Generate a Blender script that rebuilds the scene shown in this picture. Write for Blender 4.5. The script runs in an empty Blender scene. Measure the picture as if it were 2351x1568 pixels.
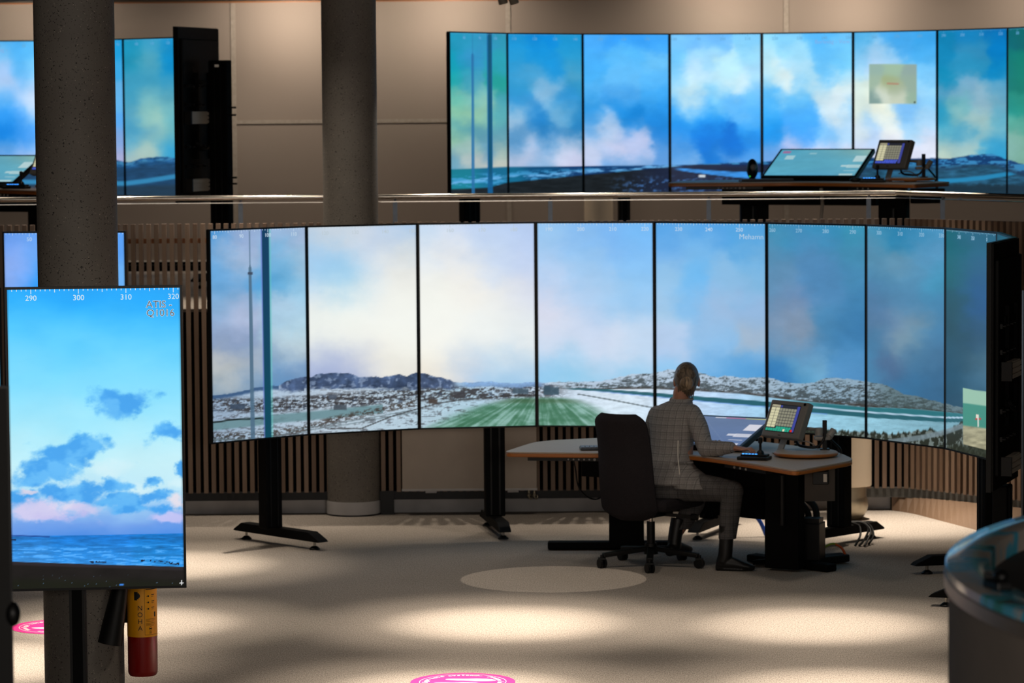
import bpy, bmesh, math, random
import numpy as np
from mathutils import Vector, Matrix, Euler

# ------------------------------------------------------------------ camera, world, lights, exposure
scene = bpy.context.scene
COL = scene.collection
vs = scene.view_settings
scene.display_settings.display_device = 'sRGB'
vs.view_transform = 'Standard'
vs.look = 'None'
vs.exposure = 0.0
vs.gamma = 1.0
vs.use_curve_mapping = False

CAM_Z = 2.953
cam_data = bpy.data.cameras.new('camera')
cam_data.sensor_width = 36.0
cam_data.lens = 7568.0 / 2351.0 * 36.0
cam_data.clip_start = 0.1
cam_data.clip_end = 200.0
cam_data.dof.use_dof = True
cam_data.dof.focus_distance = 16.8
cam_data.dof.aperture_fstop = 5.0
cam_data.dof.aperture_blades = 0
camera = bpy.data.objects.new('camera', cam_data)
COL.objects.link(camera)
camera.matrix_world = (Matrix.Translation((0, 0, CAM_Z)) @ Euler((math.pi / 2 - 0.0701, 0, 0)).to_matrix().to_4x4()
                       @ Matrix.Rotation(-0.0075, 4, 'Z'))
scene.camera = camera

world = bpy.data.worlds.new('world')
scene.world = world
world.use_nodes = True
world.node_tree.nodes['Background'].inputs[0].default_value = (1.0, 0.82, 0.66, 1)
world.node_tree.nodes['Background'].inputs[1].default_value = 0.012

WARM = (1.0, 0.875, 0.72)


def spot(name, loc, watts, angle, blend, target=None, size=0.03, color=WARM):
    d = bpy.data.lights.new(name, 'SPOT')
    d.energy = watts
    d.spot_size = math.radians(angle)
    d.spot_blend = blend
    d.shadow_soft_size = size
    d.color = color
    o = bpy.data.objects.new(name, d)
    COL.objects.link(o)
    o.location = loc
    t = Vector(target) if target else Vector((loc[0], loc[1], 0))
    o.rotation_euler = (t - Vector(loc)).to_track_quat('-Z', 'Y').to_euler()
    return o


LZ = 3.90
# soft pools on the carpet of the hall (ceiling downlights)
for x, y, w, a in ((-0.05, 18.85, 1900, 28), (1.72, 18.68, 1650, 28), (-0.30, 16.60, 1900, 28), (1.66, 16.55, 1600, 28),
                   (-2.30, 21.40, 1650, 29), (-2.26, 18.95, 1500, 27), (-2.80, 17.60, 1900, 29), (2.72, 23.20, 1500, 33),
                   (1.70, 23.1, 700, 28), (-1.95, 23.75, 200, 40)):
    spot('hall_downlight', (x, y, LZ), w * .80, a * .84, 1.0, size=0.05)
    spot('hall_downlight_halo', (x, y, LZ), w * .36, a * 1.40, 1.0, size=0.08)
# one sharp edged projector making the round spot on the carpet
spot('round_projector_light', (0.25, 20.64, LZ), 175, 2 * math.degrees(math.atan(0.59 / LZ)), 0.03, size=0.004)
# weak wide light over the hall
for x, y, w in ((-0.9, 19.2, 120), (1.9, 19.0, 75), (0.4, 15.8, 130), (-3.0, 14.0, 50), (-1.7, 23.0, 70), (0.6, 23.3, 30)):
    spot('hall_wide_light', (x, y, LZ), w, 130, 1.0, size=0.25)
# added fill light behind the view, softly lighting everything that faces the camera
ad = bpy.data.lights.new('rear_fill_light', 'AREA')
ad.shape = 'RECTANGLE'; ad.size = 12.0; ad.size_y = 1.0; ad.energy = 620; ad.color = (1.0, 0.90, 0.80)
ao = bpy.data.objects.new('rear_fill_light', ad); COL.objects.link(ao)
ao.location = (0.5, -2.6, 3.5); ao.rotation_euler = (math.radians(84), 0, 0)
# wall washers of the gallery
for x, w in ((-6.1, 26), (-4.4, 22), (-2.05, 40), (-0.55, 34), (2.0, 32), (3.25, 32), (4.9, 20)):
    spot('wall_washer', (x, 30.35, 3.86), w, 168, 0.5, target=(x, 31.0, 3.35), size=0.08, color=(1, .86, .70))
# gallery downlights above the handrail
for x in (-4.2, -3.0, -1.9, -0.6, 0.55, 1.75, 2.6):
    spot('gallery_downlight', (x, 24.56, 3.92), 120, 70, 0.7, target=(x, 24.40, 1.5), size=0.012)
for x, y, w in ((-2.4, 28.6, 30), (0.6, 29.6, 26), (2.6, 25.6, 26), (-3.6, 26.2, 26), (-2.6, 30.2, 34)):
    spot('gallery_wide_light', (x, y, 3.92), w, 110, 1.0, target=(x, y, 1.5), size=0.1)


# ------------------------------------------------------------------ helpers
def s2l(c):
    c = np.asarray(c, float)
    return np.where(c <= 0.04045, c / 12.92, ((c + 0.055) / 1.055) ** 2.4)


def hexl(h):
    return tuple(float(v) for v in s2l([int(h[i:i + 2], 16) / 255 for i in (0, 2, 4)])) + (1.0,)


def new_mat(name):
    m = bpy.data.materials.new(name)
    m.use_nodes = True
    return m, m.node_tree.nodes, m.node_tree.links, m.node_tree.nodes['Principled BSDF']


def pmat(name, col, rough=0.5, metal=0.0, var=0.12, scale=30.0, bump=0.0, emit=None, estr=0.0, spec=0.5, coat=0.0, stretch=None):
    """principled material whose colour is varied by a noise node"""
    m, N, L, b = new_mat(name)
    c = hexl(col) if isinstance(col, str) else col
    tc = N.new('ShaderNodeTexCoord')
    nz = N.new('ShaderNodeTexNoise')
    nz.inputs['Scale'].default_value = scale
    nz.inputs['Detail'].default_value = 4
    if stretch:
        mp = N.new('ShaderNodeMapping')
        mp.inputs['Scale'].default_value = stretch
        L.new(tc.outputs['Object'], mp.inputs[0])
        L.new(mp.outputs[0], nz.inputs['Vector'])
    else:
        L.new(tc.outputs['Object'], nz.inputs['Vector'])
    cr = N.new('ShaderNodeValToRGB')
    cr.color_ramp.elements[0].position = 0.3
    cr.color_ramp.elements[1].position = 0.7
    cr.color_ramp.elements[0].color = tuple(v * (1 - var) for v in c[:3]) + (1,)
    cr.color_ramp.elements[1].color = tuple(min(1, v * (1 + var)) for v in c[:3]) + (1,)
    L.new(nz.outputs['Fac'], cr.inputs[0])
    L.new(cr.outputs[0], b.inputs['Base Color'])
    b.inputs['Roughness'].default_value = rough
    b.inputs['Metallic'].default_value = metal
    b.inputs['Specular IOR Level'].default_value = spec
    b.inputs['Coat Weight'].default_value = coat
    if bump:
        bp = N.new('ShaderNodeBump')
        bp.inputs['Strength'].default_value = bump
        bp.inputs['Distance'].default_value = 0.002
        L.new(nz.outputs['Fac'], bp.inputs['Height'])
        L.new(bp.outputs[0], b.inputs['Normal'])
    if emit:
        b.inputs['Emission Color'].default_value = hexl(emit)
        b.inputs['Emission Strength'].default_value = estr
    return m


class MB:
    """collects shapes into one mesh"""
    def __init__(self):
        self.bm = bmesh.new()
        self.smooth = False

    def box(self, c, s, rz=0.0, M=None, bev=0.0):
        r = bmesh.ops.create_cube(self.bm, size=1.0)
        T = Matrix.Translation(c) @ (M.to_4x4() if M else Matrix.Rotation(rz, 4, 'Z')) @ Matrix.Diagonal((s[0], s[1], s[2], 1))
        bmesh.ops.transform(self.bm, matrix=T, verts=r['verts'])
        if bev:
            es = list({e for v in r['verts'] for e in v.link_edges})
            bmesh.ops.bevel(self.bm, geom=es, offset=bev, segments=2, affect='EDGES', profile=0.5)
        return self

    def span(self, a, b, bev=0.0):
        return self.box([(a[i] + b[i]) / 2 for i in range(3)], [abs(b[i] - a[i]) for i in range(3)], bev=bev)

    def bar(self, p, q, w, h, bev=0.0):
        p = Vector(p); q = Vector(q)
        d = (q - p)
        x = d.normalized()
        up = Vector((0, 0, 1)) if abs(x.z) < 0.95 else Vector((0, 1, 0))
        y = up.cross(x).normalized(); z = x.cross(y)
        M = Matrix((x, y, z)).transposed()
        return self.box((p + q) / 2, (d.length, w, h), M=M, bev=bev)

    def cyl(self, p, q, r, r2=None, seg=20, cap=True):
        p = Vector(p); q = Vector(q); d = q - p
        res = bmesh.ops.create_cone(self.bm, cap_ends=cap, segments=seg, radius1=r, radius2=r if r2 is None else r2, depth=d.length)
        T = Matrix.Translation((p + q) / 2) @ d.to_track_quat('Z', 'Y').to_matrix().to_4x4()
        bmesh.ops.transform(self.bm, matrix=T, verts=res['verts'])
        return self

    def ball(self, c, s, seg=20, M=None):
        r = bmesh.ops.create_uvsphere(self.bm, u_segments=seg, v_segments=max(8, seg // 2), radius=1.0)
        s = (s, s, s) if isinstance(s, (int, float)) else s
        T = Matrix.Translation(c) @ (M.to_4x4() if M else Matrix()) @ Matrix.Diagonal((s[0], s[1], s[2], 1))
        bmesh.ops.transform(self.bm, matrix=T, verts=r['verts'])
        return self

    def lathe(self, prof, c=(0, 0, 0), seg=48, closed=True):
        rings = []
        for r, z in prof:
            rings.append([self.bm.verts.new((c[0] + r * math.cos(2 * math.pi * i / seg), c[1] + r * math.sin(2 * math.pi * i / seg), c[2] + z)) for i in range(seg)])
        for a, b in zip(rings[:-1], rings[1:]):
            for i in range(seg):
                j = (i + 1) % seg
                self.bm.faces.new((a[i], a[j], b[j], b[i]))
        if closed:
            self.bm.faces.new(rings[0][::-1]); self.bm.faces.new(rings[-1])
        return self

    def prism(self, poly, z0, z1):
        a = [self.bm.verts.new((x, y, z0)) for x, y in poly]
        b = [self.bm.verts.new((x, y, z1)) for x, y in poly]
        n = len(poly)
        self.bm.faces.new(a[::-1]); self.bm.faces.new(b)
        for i in range(n):
            j = (i + 1) % n
            self.bm.faces.new((a[i], a[j], b[j], b[i]))
        return self

    def loft(self, pts, seg=20):
        """pts: (centre, ra, rb, axis_a, axis_b); rounded ends"""
        rings = []
        for c, ra, rb, A, B in pts:
            c = Vector(c)
            rings.append([self.bm.verts.new(c + A * (ra * math.cos(2 * math.pi * i / seg)) + B * (rb * math.sin(2 * math.pi * i / seg))) for i in range(seg)])
        for a, b in zip(rings[:-1], rings[1:]):
            for i in range(seg):
                j = (i + 1) % seg
                self.bm.faces.new((a[i], a[j], b[j], b[i]))
        self.bm.faces.new(rings[0][::-1]); self.bm.faces.new(rings[-1])
        return self

    def tube(self, path, r, seg=10, smooth_n=0):
        """round tube along a path; r may be a list of radii; Catmull-Rom smoothing"""
        P = [Vector(p) for p in path]
        R = list(r) if isinstance(r, (list, tuple)) else [r] * len(P)
        if smooth_n:
            Q = []; S = []
            for i in range(len(P) - 1):
                p0 = P[max(i - 1, 0)]; p1 = P[i]; p2 = P[i + 1]; p3 = P[min(i + 2, len(P) - 1)]
                for k in range(smooth_n):
                    t = k / smooth_n
                    Q.append(0.5 * ((2 * p1) + (p2 - p0) * t + (2 * p0 - 5 * p1 + 4 * p2 - p3) * t * t + (-p0 + 3 * p1 - 3 * p2 + p3) * t ** 3))
                    S.append(R[i] * (1 - t) + R[i + 1] * t)
            Q.append(P[-1]); S.append(R[-1]); P = Q; R = S
        d0 = (P[1] - P[0]).normalized()
        A = d0.orthogonal().normalized()
        pts = []
        for i, p in enumerate(P):
            d = (P[min(i + 1, len(P) - 1)] - P[max(i - 1, 0)]).normalized()
            A = (A - d * A.dot(d)).normalized()
            pts.append((p, R[i], R[i], A.copy(), d.cross(A)))
        return self.loft(pts, seg)

    def ballchain(self, path, r, n=8):
        """overlapping balls along a path with tapering radius (for remeshing)"""
        P = [Vector(p) for p in path]; R = list(r)
        for i in range(len(P) - 1):
            for k in range(n + 1):
                t = k / n
                self.ball(P[i].lerp(P[i + 1], t), R[i] * (1 - t) + R[i + 1] * t, seg=14)
        return self

    def mesh(self, name):
        bmesh.ops.recalc_face_normals(self.bm, faces=self.bm.faces[:])
        me = bpy.data.meshes.new(name)
        self.bm.to_mesh(me)
        self.bm.free()
        return me

    def build(self, name, m, parent=None, smooth=False, world=False, bevel=0.0):
        me = self.mesh(name)
        if world and parent is not None:
            me.transform(base_matrix(parent).inverted())
        return link(name, me, m, parent, smooth, bevel)


def base_matrix(o):
    return Matrix.Translation(o.location) @ o.rotation_euler.to_matrix().to_4x4()


def link(name, me, m, parent=None, smooth=False, bevel=0.0):
    o = bpy.data.objects.new(name, me)
    COL.objects.link(o)
    if m is not None:
        me.materials.append(m)
    if parent is not None:
        o.parent = parent
    if smooth:
        for p in me.polygons:
            p.use_smooth = True
        try:
            md = o.modifiers.new('edges', 'EDGE_SPLIT')
            md.split_angle = math.radians(42)
        except Exception:
            pass
    if bevel:
        b = o.modifiers.new('bevel', 'BEVEL')
        b.width = bevel; b.segments = 2; b.limit_method = 'ANGLE'
    return o


def thing(name, label, cat, loc=(0, 0, 0), rz=0.0, group=None):
    o = bpy.data.objects.new(name, None)
    o.empty_display_size = 0.1
    COL.objects.link(o)
    o.location = loc
    o.rotation_euler = (0, 0, rz)
    return tag(o, label, cat, group)


def tag(o, label, cat, group=None):
    o['label'] = label
    o['category'] = cat
    if group:
        o['group'] = group
    return o


def structure(o):
    o['kind'] = 'structure'
    return o


def remeshed(mb, name, m, parent, voxel=0.006, smooth=4, subtract=None):
    """closed voxel skin over overlapping shapes: one continuous surface"""
    me = mb.mesh(name)
    o = bpy.data.objects.new(name, me)
    COL.objects.link(o)
    r = o.modifiers.new('skin', 'REMESH'); r.mode = 'VOXEL'; r.voxel_size = voxel
    s = o.modifiers.new('soft', 'SMOOTH'); s.factor = 0.5; s.iterations = smooth
    dg = bpy.context.evaluated_depsgraph_get()
    dg.update()
    me2 = bpy.data.meshes.new_from_object(o.evaluated_get(dg))
    bpy.data.objects.remove(o)
    me2.transform(base_matrix(parent).inverted())
    me2.name = name
    me2.materials.clear()
    o = link(name, me2, m, parent)
    for p in me2.polygons:
        p.use_smooth = True
    return o


def text_shapes(mb, txt, size, M, offset=0.0, align='CENTER', depth=0.0004):
    """adds lettering as mesh to a collector"""
    cu = bpy.data.curves.new('lettering', 'FONT')
    cu.body = txt; cu.size = size; cu.align_x = align; cu.align_y = 'CENTER'
    cu.offset = offset; cu.extrude = depth; cu.resolution_u = 3
    o = bpy.data.objects.new('lettering', cu)
    COL.objects.link(o)
    dg = bpy.context.evaluated_depsgraph_get(); dg.update()
    me = bpy.data.meshes.new_from_object(o.evaluated_get(dg))
    me.transform(M)
    mb.bm.from_mesh(me)
    bpy.data.objects.remove(o); bpy.data.meshes.remove(me); bpy.data.curves.remove(cu)
    return mb


# ------------------------------------------------------------------ noise for pictures
_rng = np.random.default_rng(7)
_LAT = _rng.random((256, 256))


def vnoise(x, y):
    xi = np.floor(x).astype(int); yi = np.floor(y).astype(int)
    fx = x - xi; fy = y - yi
    fx = fx * fx * (3 - 2 * fx); fy = fy * fy * (3 - 2 * fy)
    a = _LAT[yi % 256, xi % 256]; b = _LAT[yi % 256, (xi + 1) % 256]
    c = _LAT[(yi + 1) % 256, xi % 256]; d = _LAT[(yi + 1) % 256, (xi + 1) % 256]
    return (a * (1 - fx) + b * fx) * (1 - fy) + (c * (1 - fx) + d * fx) * fy


def fbm(x, y, o=4, seed=0, gain=0.5):
    v = 0; a = 1; t = 0
    for i in range(o):
        v = v + a * vnoise(x + seed * 17.3 + i * 5.1, y + seed * 9.7 + i * 3.3)
        x, y = (x * .8 - y * .6) * 2.03, (x * .6 + y * .8) * 2.03
        t += a; a *= gain
    return v / t


def sstep(a, b, x):
    t = np.clip((x - a) / (b - a + 1e-9), 0, 1)
    return t * t * (3 - 2 * t)


def hx(h):
    return np.array([int(h[i:i + 2], 16) for i in (0, 2, 4)], float)


def mix(c, d, f):
    f = np.asarray(f)[..., None]
    return c * (1 - f) + np.asarray(d) * f


def scatter(pts, X, Y, sig=27.0, ysc=1.0, eps=None):
    """smooth colour field through scattered samples"""
    num = np.zeros(X.shape + (3,)); den = np.zeros(X.shape)
    if eps: sig = eps
    dm = np.full(X.shape, 1e12)
    for x, y, h in pts:
        dm = np.minimum(dm, (X - x) ** 2 + ((Y - y) * ysc) ** 2)
    for x, y, h in pts:
        d2 = (X - x) ** 2 + ((Y - y) * ysc) ** 2
        w = np.exp(-(d2 - dm) / (2 * sig * sig))
        num += w[..., None] * hx(h); den += w
    return num / den[..., None]


def sky(pts, X, Y, warp=26.0, wl=70.0, seed=1, grain=0.10, sig=24.0):
    wx = (fbm(X / wl, Y / wl * 1.3, 6, seed, .56) - 0.5) * 2 * warp
    wy = (fbm(X / wl, Y / wl * 1.3, 6, seed + 5, .56) - 0.5) * 2 * warp
    c = scatter(pts, X + wx, Y + wy, sig)
    n = fbm(X / wl * 1.3, Y / wl * 2.4, 6, seed + 11, .55) - 0.5
    return c * (1 + grain * n[..., None])


def poly(pts, X):
    p = np.array(pts, float)
    return np.interp(X, p[:, 0], p[:, 1])


def band(pts, X, Y, half, soft=1.2):
    return 1 - sstep(half, half + soft, np.abs(Y - poly(pts, X)))


def P(s):
    """'x y hex x y hex ...' -> list"""
    a = s.split()
    return [(float(a[i]), float(a[i + 1]), a[i + 2]) for i in range(0, len(a), 3)]
# ------------------------------------------------------------------ pictures shown on the displays
# every bank of displays shows one panorama; X, Y below are panorama coordinates
SKY_A = {
 0: P('495 540 3c8ccd 560 540 94abd2 640 545 96b4d7 700 540 a5b9d7 500 600 6ea8dc 540 598 bcc3d8 640 600 78b4dc 700 600 a0bed7 500 640 5aa0d7 570 638 4898d2 640 645 50a0d2 690 640 8cbedc 500 690 80acd4 545 685 a8b8d8 655 700 b9cde1 690 700 a0cde6 500 740 8cafd7 530 755 b9bed7 650 740 9bc6e0 690 750 b4d3e1 510 790 788fb4 550 800 7391bc 660 780 c8d7dc 650 810 96b4cd 690 800 c8d7dc 500 835 b9bcbe 530 850 d2d2c8 560 845 96a5b9 580 835 bec3c8 640 840 7396be 690 840 7f9cc0 500 875 bfc0be 520 885 c8c8be 560 872 8ca5c3 640 870 5a91c3 680 865 6c94c0 500 900 4b78a5 550 900 4f7cab 595 895 5082af'),
 1: P('718 535 c8d2dc 760 535 d7dce1 820 530 d2d7de 880 535 b4cdeb 945 535 a0c3eb 725 575 a5c8eb 770 580 aad0f0 820 575 d2dae6 870 575 c8d7eb 930 570 dcdfdc 720 610 9bcbf0 765 610 6eb9eb 810 625 96cdf0 860 620 d7e1eb 930 620 e6e6e1 720 655 d7e3ee 770 655 afd7eb 860 670 ebefec 940 660 ebebe4 720 720 ebf0eb 780 720 edf2ec 930 720 f0f2ea 720 790 e8ede8 800 790 f2f3ea 930 790 f5f4ea 720 838 c3cde4 760 846 96a5d2 800 848 9caad2 840 850 c8cddc 880 845 f0ebdc 940 850 e1dfd7 730 862 96a8d2'),
 2: P('972 535 bed7f0 1030 532 c8d9f0 1100 530 b9cff0 1215 528 b4cbf0 990 575 e1e8f0 1050 570 e6e9ee 1120 575 c3d7f2 1210 575 bacff0 990 620 ebeeec 1060 620 f0ede6 1130 610 cadaf2 1210 620 c8d5f0 1000 660 f0f1e9 1080 670 f2ece3 1150 690 ebe9e6 1210 670 d7dcec 1000 720 f0f2ea 1100 730 e1ebf2 1180 730 d7e3ee 1000 790 f6f4e9 1100 790 f0f3ee 1210 790 e6ebee 1030 820 faf6e9 1130 820 f5f2eb 1210 825 f0eee8 990 850 f0e8d7 1030 862 e1dcd7 1075 830 aabee1 1100 845 8fb9e6 1140 855 96c8eb 1175 838 b4cdeb 1210 850 96c3e6 1060 866 c8d2dc 1130 870 96c8eb 1200 868 9bc8eb'),
 3: P('1245 535 96c6f0 1320 532 82b9f0 1400 530 7ab6f2 1488 532 73b9f5 1250 580 aacdf2 1350 580 96c6f0 1480 585 82bef5 1250 630 b9d2f2 1350 630 a5cbf0 1480 630 8cc6f5 1250 690 d2d9ee 1330 690 b9d2f0 1410 690 a0cbf0 1480 690 96c8f2 1260 730 dcdbe8 1350 740 b4d0f0 1480 740 a0cbf0 1250 780 cddcf0 1330 780 d2dbf0 1420 790 d7dff0 1485 780 dce3f2 1260 805 d7e1f2 1350 815 e4e3f0 1440 800 d7dff0 1485 800 c3d7f0 1250 840 96c8f0 1310 845 a0cff0 1380 840 aacdee 1480 830 96c8eb 1260 865 8cc8eb 1310 870 82c8eb 1370 866 96cdeb 1460 850 8cc8eb'),
 4: P('1515 535 5aa5e6 1620 530 55a2e4 1700 532 55a5e1 1745 535 50a0dc 1520 580 78b4eb 1600 580 7ab9eb 1740 585 6eb0e1 1520 640 96c6eb 1600 650 6eb9f0 1680 640 8cbee6 1740 640 82b9e1 1520 700 a0c8eb 1590 700 82beee 1640 710 a0bee1 1740 700 96b9e1 1520 740 a5cbe6 1640 745 96bee4 1740 740 91b7dc 1515 782 c3cdeb 1560 790 b9d0ee 1640 780 91c1ea 1735 780 b4bcc8 1520 820 96c8f0 1640 815 8cbeea 1740 820 82b9e6 1520 845 8cc8f0 1640 850 64aae1 1700 850 5fa5dc 1740 848 4b96d2'),
 5: P('1772 535 419bc3 1820 535 4696c8 1880 530 3c96c3 1978 535 3c9bbe 1780 580 5a96be 1860 580 5a96c8 1975 580 4b96be 1780 640 6496be 1880 640 5591c3 1975 640 4b91be 1780 690 6e9bc3 1830 700 7396c3 1900 690 5591c3 1975 700 468cbe 1780 735 829bb9 1830 740 8ca0b9 1900 740 5091be 1975 740 4182b4 1780 770 7d9dbe 1835 765 96a5b9 1900 770 4b8cbe 1975 770 3c7db4 1780 800 5f9bc8 1850 805 6496c3 1975 800 4b91c3 1780 840 3c87c3 1840 840 64aad7 1870 845 82b9dc 1975 830 5a9bd2 1790 865 327dbe 1850 865 5aa5d2 1960 850 5a9bd2'),
 6: P('2000 535 4b9bbe 2040 530 3291be 2075 528 1482b4 2120 535 4696c3 2160 540 509bc8 2000 580 5a96b9 2060 590 6ea0be 2150 590 5fa0cd 2000 640 5091b9 2080 640 5596be 2160 640 46a0c8 2000 690 4b82af 2080 680 508cb9 2150 700 4b91be 2000 725 5a7da5 2050 735 6e91b4 2090 735 7898af 2150 740 4b8cb9 2000 770 467da5 2095 775 87a5b4 2150 780 4b87b4 2000 820 4b8cb9 2050 835 556e96 2110 820 4b82aa 2160 830 4b7da5 2000 860 5091be 2080 880 3c78a5 2160 890 3c6e96'),
 7: P('2180 545 0f6e78 2210 545 236e82 2245 545 32789b 2280 545 286e8c 2180 620 1e7378 2210 620 2d7390 2250 620 326e9b 2180 700 285f6e 2250 690 2864a0 2180 760 285564 2240 760 2d5f87 2180 820 2d5f78 2230 830 2d5569 2255 830 55829b 2180 870 235a78 2250 880 4b82a5 2180 920 285573 2250 925 2d5a73'),
 8: P('2290 545 0f465a 2330 560 0f4b5a 2290 900 0f3c4b 2330 950 0f3c46'),
 9: P('2265 560 0f465a 2330 560 0f4b5a 2265 900 0f3c4b 2330 950 0f3c46'),
}
SKYLINE_A = [(485, 909), (520, 905), (558, 898), (580, 893), (610, 888), (639, 887), (661, 874), (687, 867), (702, 866), (717, 867), (728, 859), (765, 857), (802, 857), (817, 861), (828, 866), (865, 864), (878, 867), (917, 860), (935, 865), (957, 856), (976, 856), (1000, 865), (1031, 870), (1044, 876), (1079, 879), (1110, 876), (1130, 876), (1155, 879), (1187, 880), (1219, 876), (1251, 878), (1283, 876), (1330, 875), (1378, 875), (1397, 871), (1423, 864), (1448, 859), (1493, 856), (1533, 848), (1570, 850), (1606, 855), (1647, 866), (1665, 861), (1700, 866), (1752, 865), (1770, 868), (1803, 877), (1837, 880), (1870, 877), (1893, 867), (1910, 865), (1943, 867), (1985, 874), (2018, 878), (2037, 883), (2075, 902), (2123, 913), (2165, 924), (2180, 928), (2209, 934), (2262, 948), (2340, 960)]


def paint_A(k, X, Y):
    c = sky(SKY_A[k], X, Y, warp=32, wl=62, seed=1, grain=0.11 if k in (0, 5, 6, 7) else 0.045, sig=34 if k in (1, 2, 3) else 27)
    if k in (1, 2):
        c = mix(c, np.array([246., 248, 242]), np.exp(-((X - 980) / 250) ** 2 - ((Y - 740) / 90) ** 2) * .75)
    c = c * {5: .94, 6: .93, 7: .84}.get(k, 1.0)
    sl = poly(SKYLINE_A, X) + (fbm(X / 14, Y * 0 + 3, 4, 2) - .5) * 5
    d = Y - sl
    n1 = fbm(X / 19, Y / 3.6, 5, 3, .6)          # long flat streaks
    n2 = fbm(X / 6, Y / 2.4, 4, 4, .6)
    n3 = fbm(X / 40, Y / 12, 4, 6)
    # --- left half: snow plain
    snow = scatter(P('500 905 96afcd 640 900 b4c8e1 760 905 c3d2e6 900 905 c3d2e6 1100 895 b4cdeb 1250 895 bed2eb 1450 905 d7e1f0 1600 920 c8dcf5 1740 935 aacdf0 500 990 96aabe 640 980 aac3d2 760 970 beccd2 900 960 b4d2dc 1060 960 aad2d7 1250 930 d2e1eb 1450 960 cde4ee 1600 990 aacdf0 1800 960 96c8e1 1800 985 8cc3d7 1960 975 91c3d7 2100 975 8cbed2 2160 985 82afbe 2200 990 5a8291 700 925 aabed2 950 925 b9cde1'), X, Y, eps=70)
    L = snow * (0.88 + 0.26 * n1[..., None])
    rock = np.array([58., 56, 60])
    left = 1 - sstep(1230, 1330, X)
    m = sstep(.50, .66, n1 * .7 + n2 * .3) * sstep(4, 16, d) * left
    L = mix(L, rock, m * (.16 + .5 * sstep(20, 60, d) ) )
    # village / dark ground band on the left
    vb = band([(485, 930), (600, 932), (720, 925), (850, 915), (1000, 905), (1230, 897)], X, Y, 9, 14) * left
    L = mix(L, np.array([52., 50, 52]), vb * sstep(.38, .56, n2 * .55 + n1 * .45) * .88)
    bl = (vnoise(X / 7 + 40, Y / 4) > .80) & (vb > .5)
    L = np.where(bl[..., None], L * .5 + np.array([25., 32, 42]), L)
    # frozen river at the left
    rv = band([(485, 980), (560, 972), (640, 962), (720, 955), (800, 947), (870, 940)], X, Y, 7, 6) * (X < 880)
    L = mix(L, np.array([104., 140, 148]), rv * .9)
    rv2 = band([(485, 972), (530, 965), (590, 962)], X, Y, 1.2, 1.5) * (X < 620)
    L = mix(L, np.array([30., 40, 40]), rv2)
    # bushes and tracks at the bottom left
    bs = band([(485, 1003), (600, 1000), (700, 985), (760, 966), (860, 945), (960, 925)], X, Y, 3, 9) * (X < 968)
    L = mix(L, np.array([66., 58, 52]), bs * sstep(.42, .58, n2) * .85)
    L = mix(L, np.array([60., 66, 70]), sstep(990, 1012, Y) * sstep(.45, .6, n2) * .8 * (X < 720))
    tr = (band([(620, 1010), (690, 985), (760, 975), (880, 955), (960, 940)], X, Y, .6, 1.2) + band([(640, 1012), (710, 988), (800, 975), (960, 946)], X, Y, .6, 1.2)) * (X < 966)
    L = mix(L, np.array([96., 112, 118]), np.clip(tr, 0, 1) * .7)
    fence = band([(830, 985), (900, 957), (966, 938), (1010, 926), (1060, 918), (1130, 912), (1200, 907)], X, Y, .8, 1.4) * (X > 760) * (X < 1230)
    L = mix(L, np.array([50., 48, 48]), fence * .8)
    # far mountains on the left
    mt = (1 - sstep(889, 897, Y + (n1 - .5) * 14 - (X < 700) * 6)) * (1 - sstep(1032, 1062, X)) * sstep(632, 650, X)
    mcol = np.array([66., 84, 116]) * (0.55 + 0.9 * fbm(X / 16, Y / 11, 5, 9))[..., None]
    mcol = mix(mcol, np.array([150., 170, 200]), sstep(.55, .72, fbm(X / 9, Y / 7, 4, 12)) * .6)
    L = mix(L, mcol, mt)
    hill0 = (1 - sstep(5, 12, d)) * (X < 640)
    L = mix(L, np.array([62., 92, 130]), hill0)
    # distant blue range in the middle
    rg = (1 - sstep(8, 14, d)) * sstep(1040, 1080, X) * (1 - sstep(1230, 1262, X))
    L = mix(L, np.array([120., 160, 210]) * (.75 + .5 * n2[..., None]), rg * .8)
    # green field
    gx0 = poly([(905, 1180), (920, 1130), (940, 1075), (960, 1035), (985, 985)], Y * 0 + 0) if False else np.interp(Y, [905, 918, 935, 955, 985], [1215, 1150, 1085, 1040, 975])
    gx1 = np.interp(Y, [905, 918, 935, 955, 985], [1265, 1330, 1368, 1395, 1425])
    ang = (X - 1245) / np.maximum(Y - 880, 8)
    gs = fbm(ang * 9, Y / 60, 4, 14) * .62 + fbm(X / 30, Y / 10, 4, 15) * .38
    g = sstep(gx0 - 25, gx0 + 45, X) * (1 - sstep(gx1 - 45, gx1 + 25, X)) * sstep(908, 918, Y)
    gcol = mix(np.array([58., 112, 82]) + 0 * L, np.array([150., 192, 184]), sstep(.38, .72, gs) * .85)
    gcol = mix(gcol, np.array([58., 84, 52]), sstep(912, 920, Y) * (1 - sstep(920, 930, Y)) * .55)
    L = mix(L, gcol, g * .92)
    # barn and huts
    for x, y, w, h, cc in ((1265, 897, 17, 8, '3c5564'), (1255, 892, 6, 6, '38505f'), (1195, 898, 17, 5, '465a69'), (1056, 907, 12, 7, '3c3c41'), (996, 922, 9, 4, '463c37'), (765, 912, 8, 4, '505a69'), (782, 936, 14, 5, '46505a'), (543, 935, 16, 5, '3c4b5f'), (1410, 884, 9, 2.5, 'e1e6ee')):
        hm = (1 - sstep(w, w + 2, np.abs(X - x))) * (1 - sstep(h, h + 2, np.abs(Y - y)))
        L = mix(L, hx(cc), hm * .9)
    # --- right half
    right = sstep(1255, 1320, X)
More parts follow.
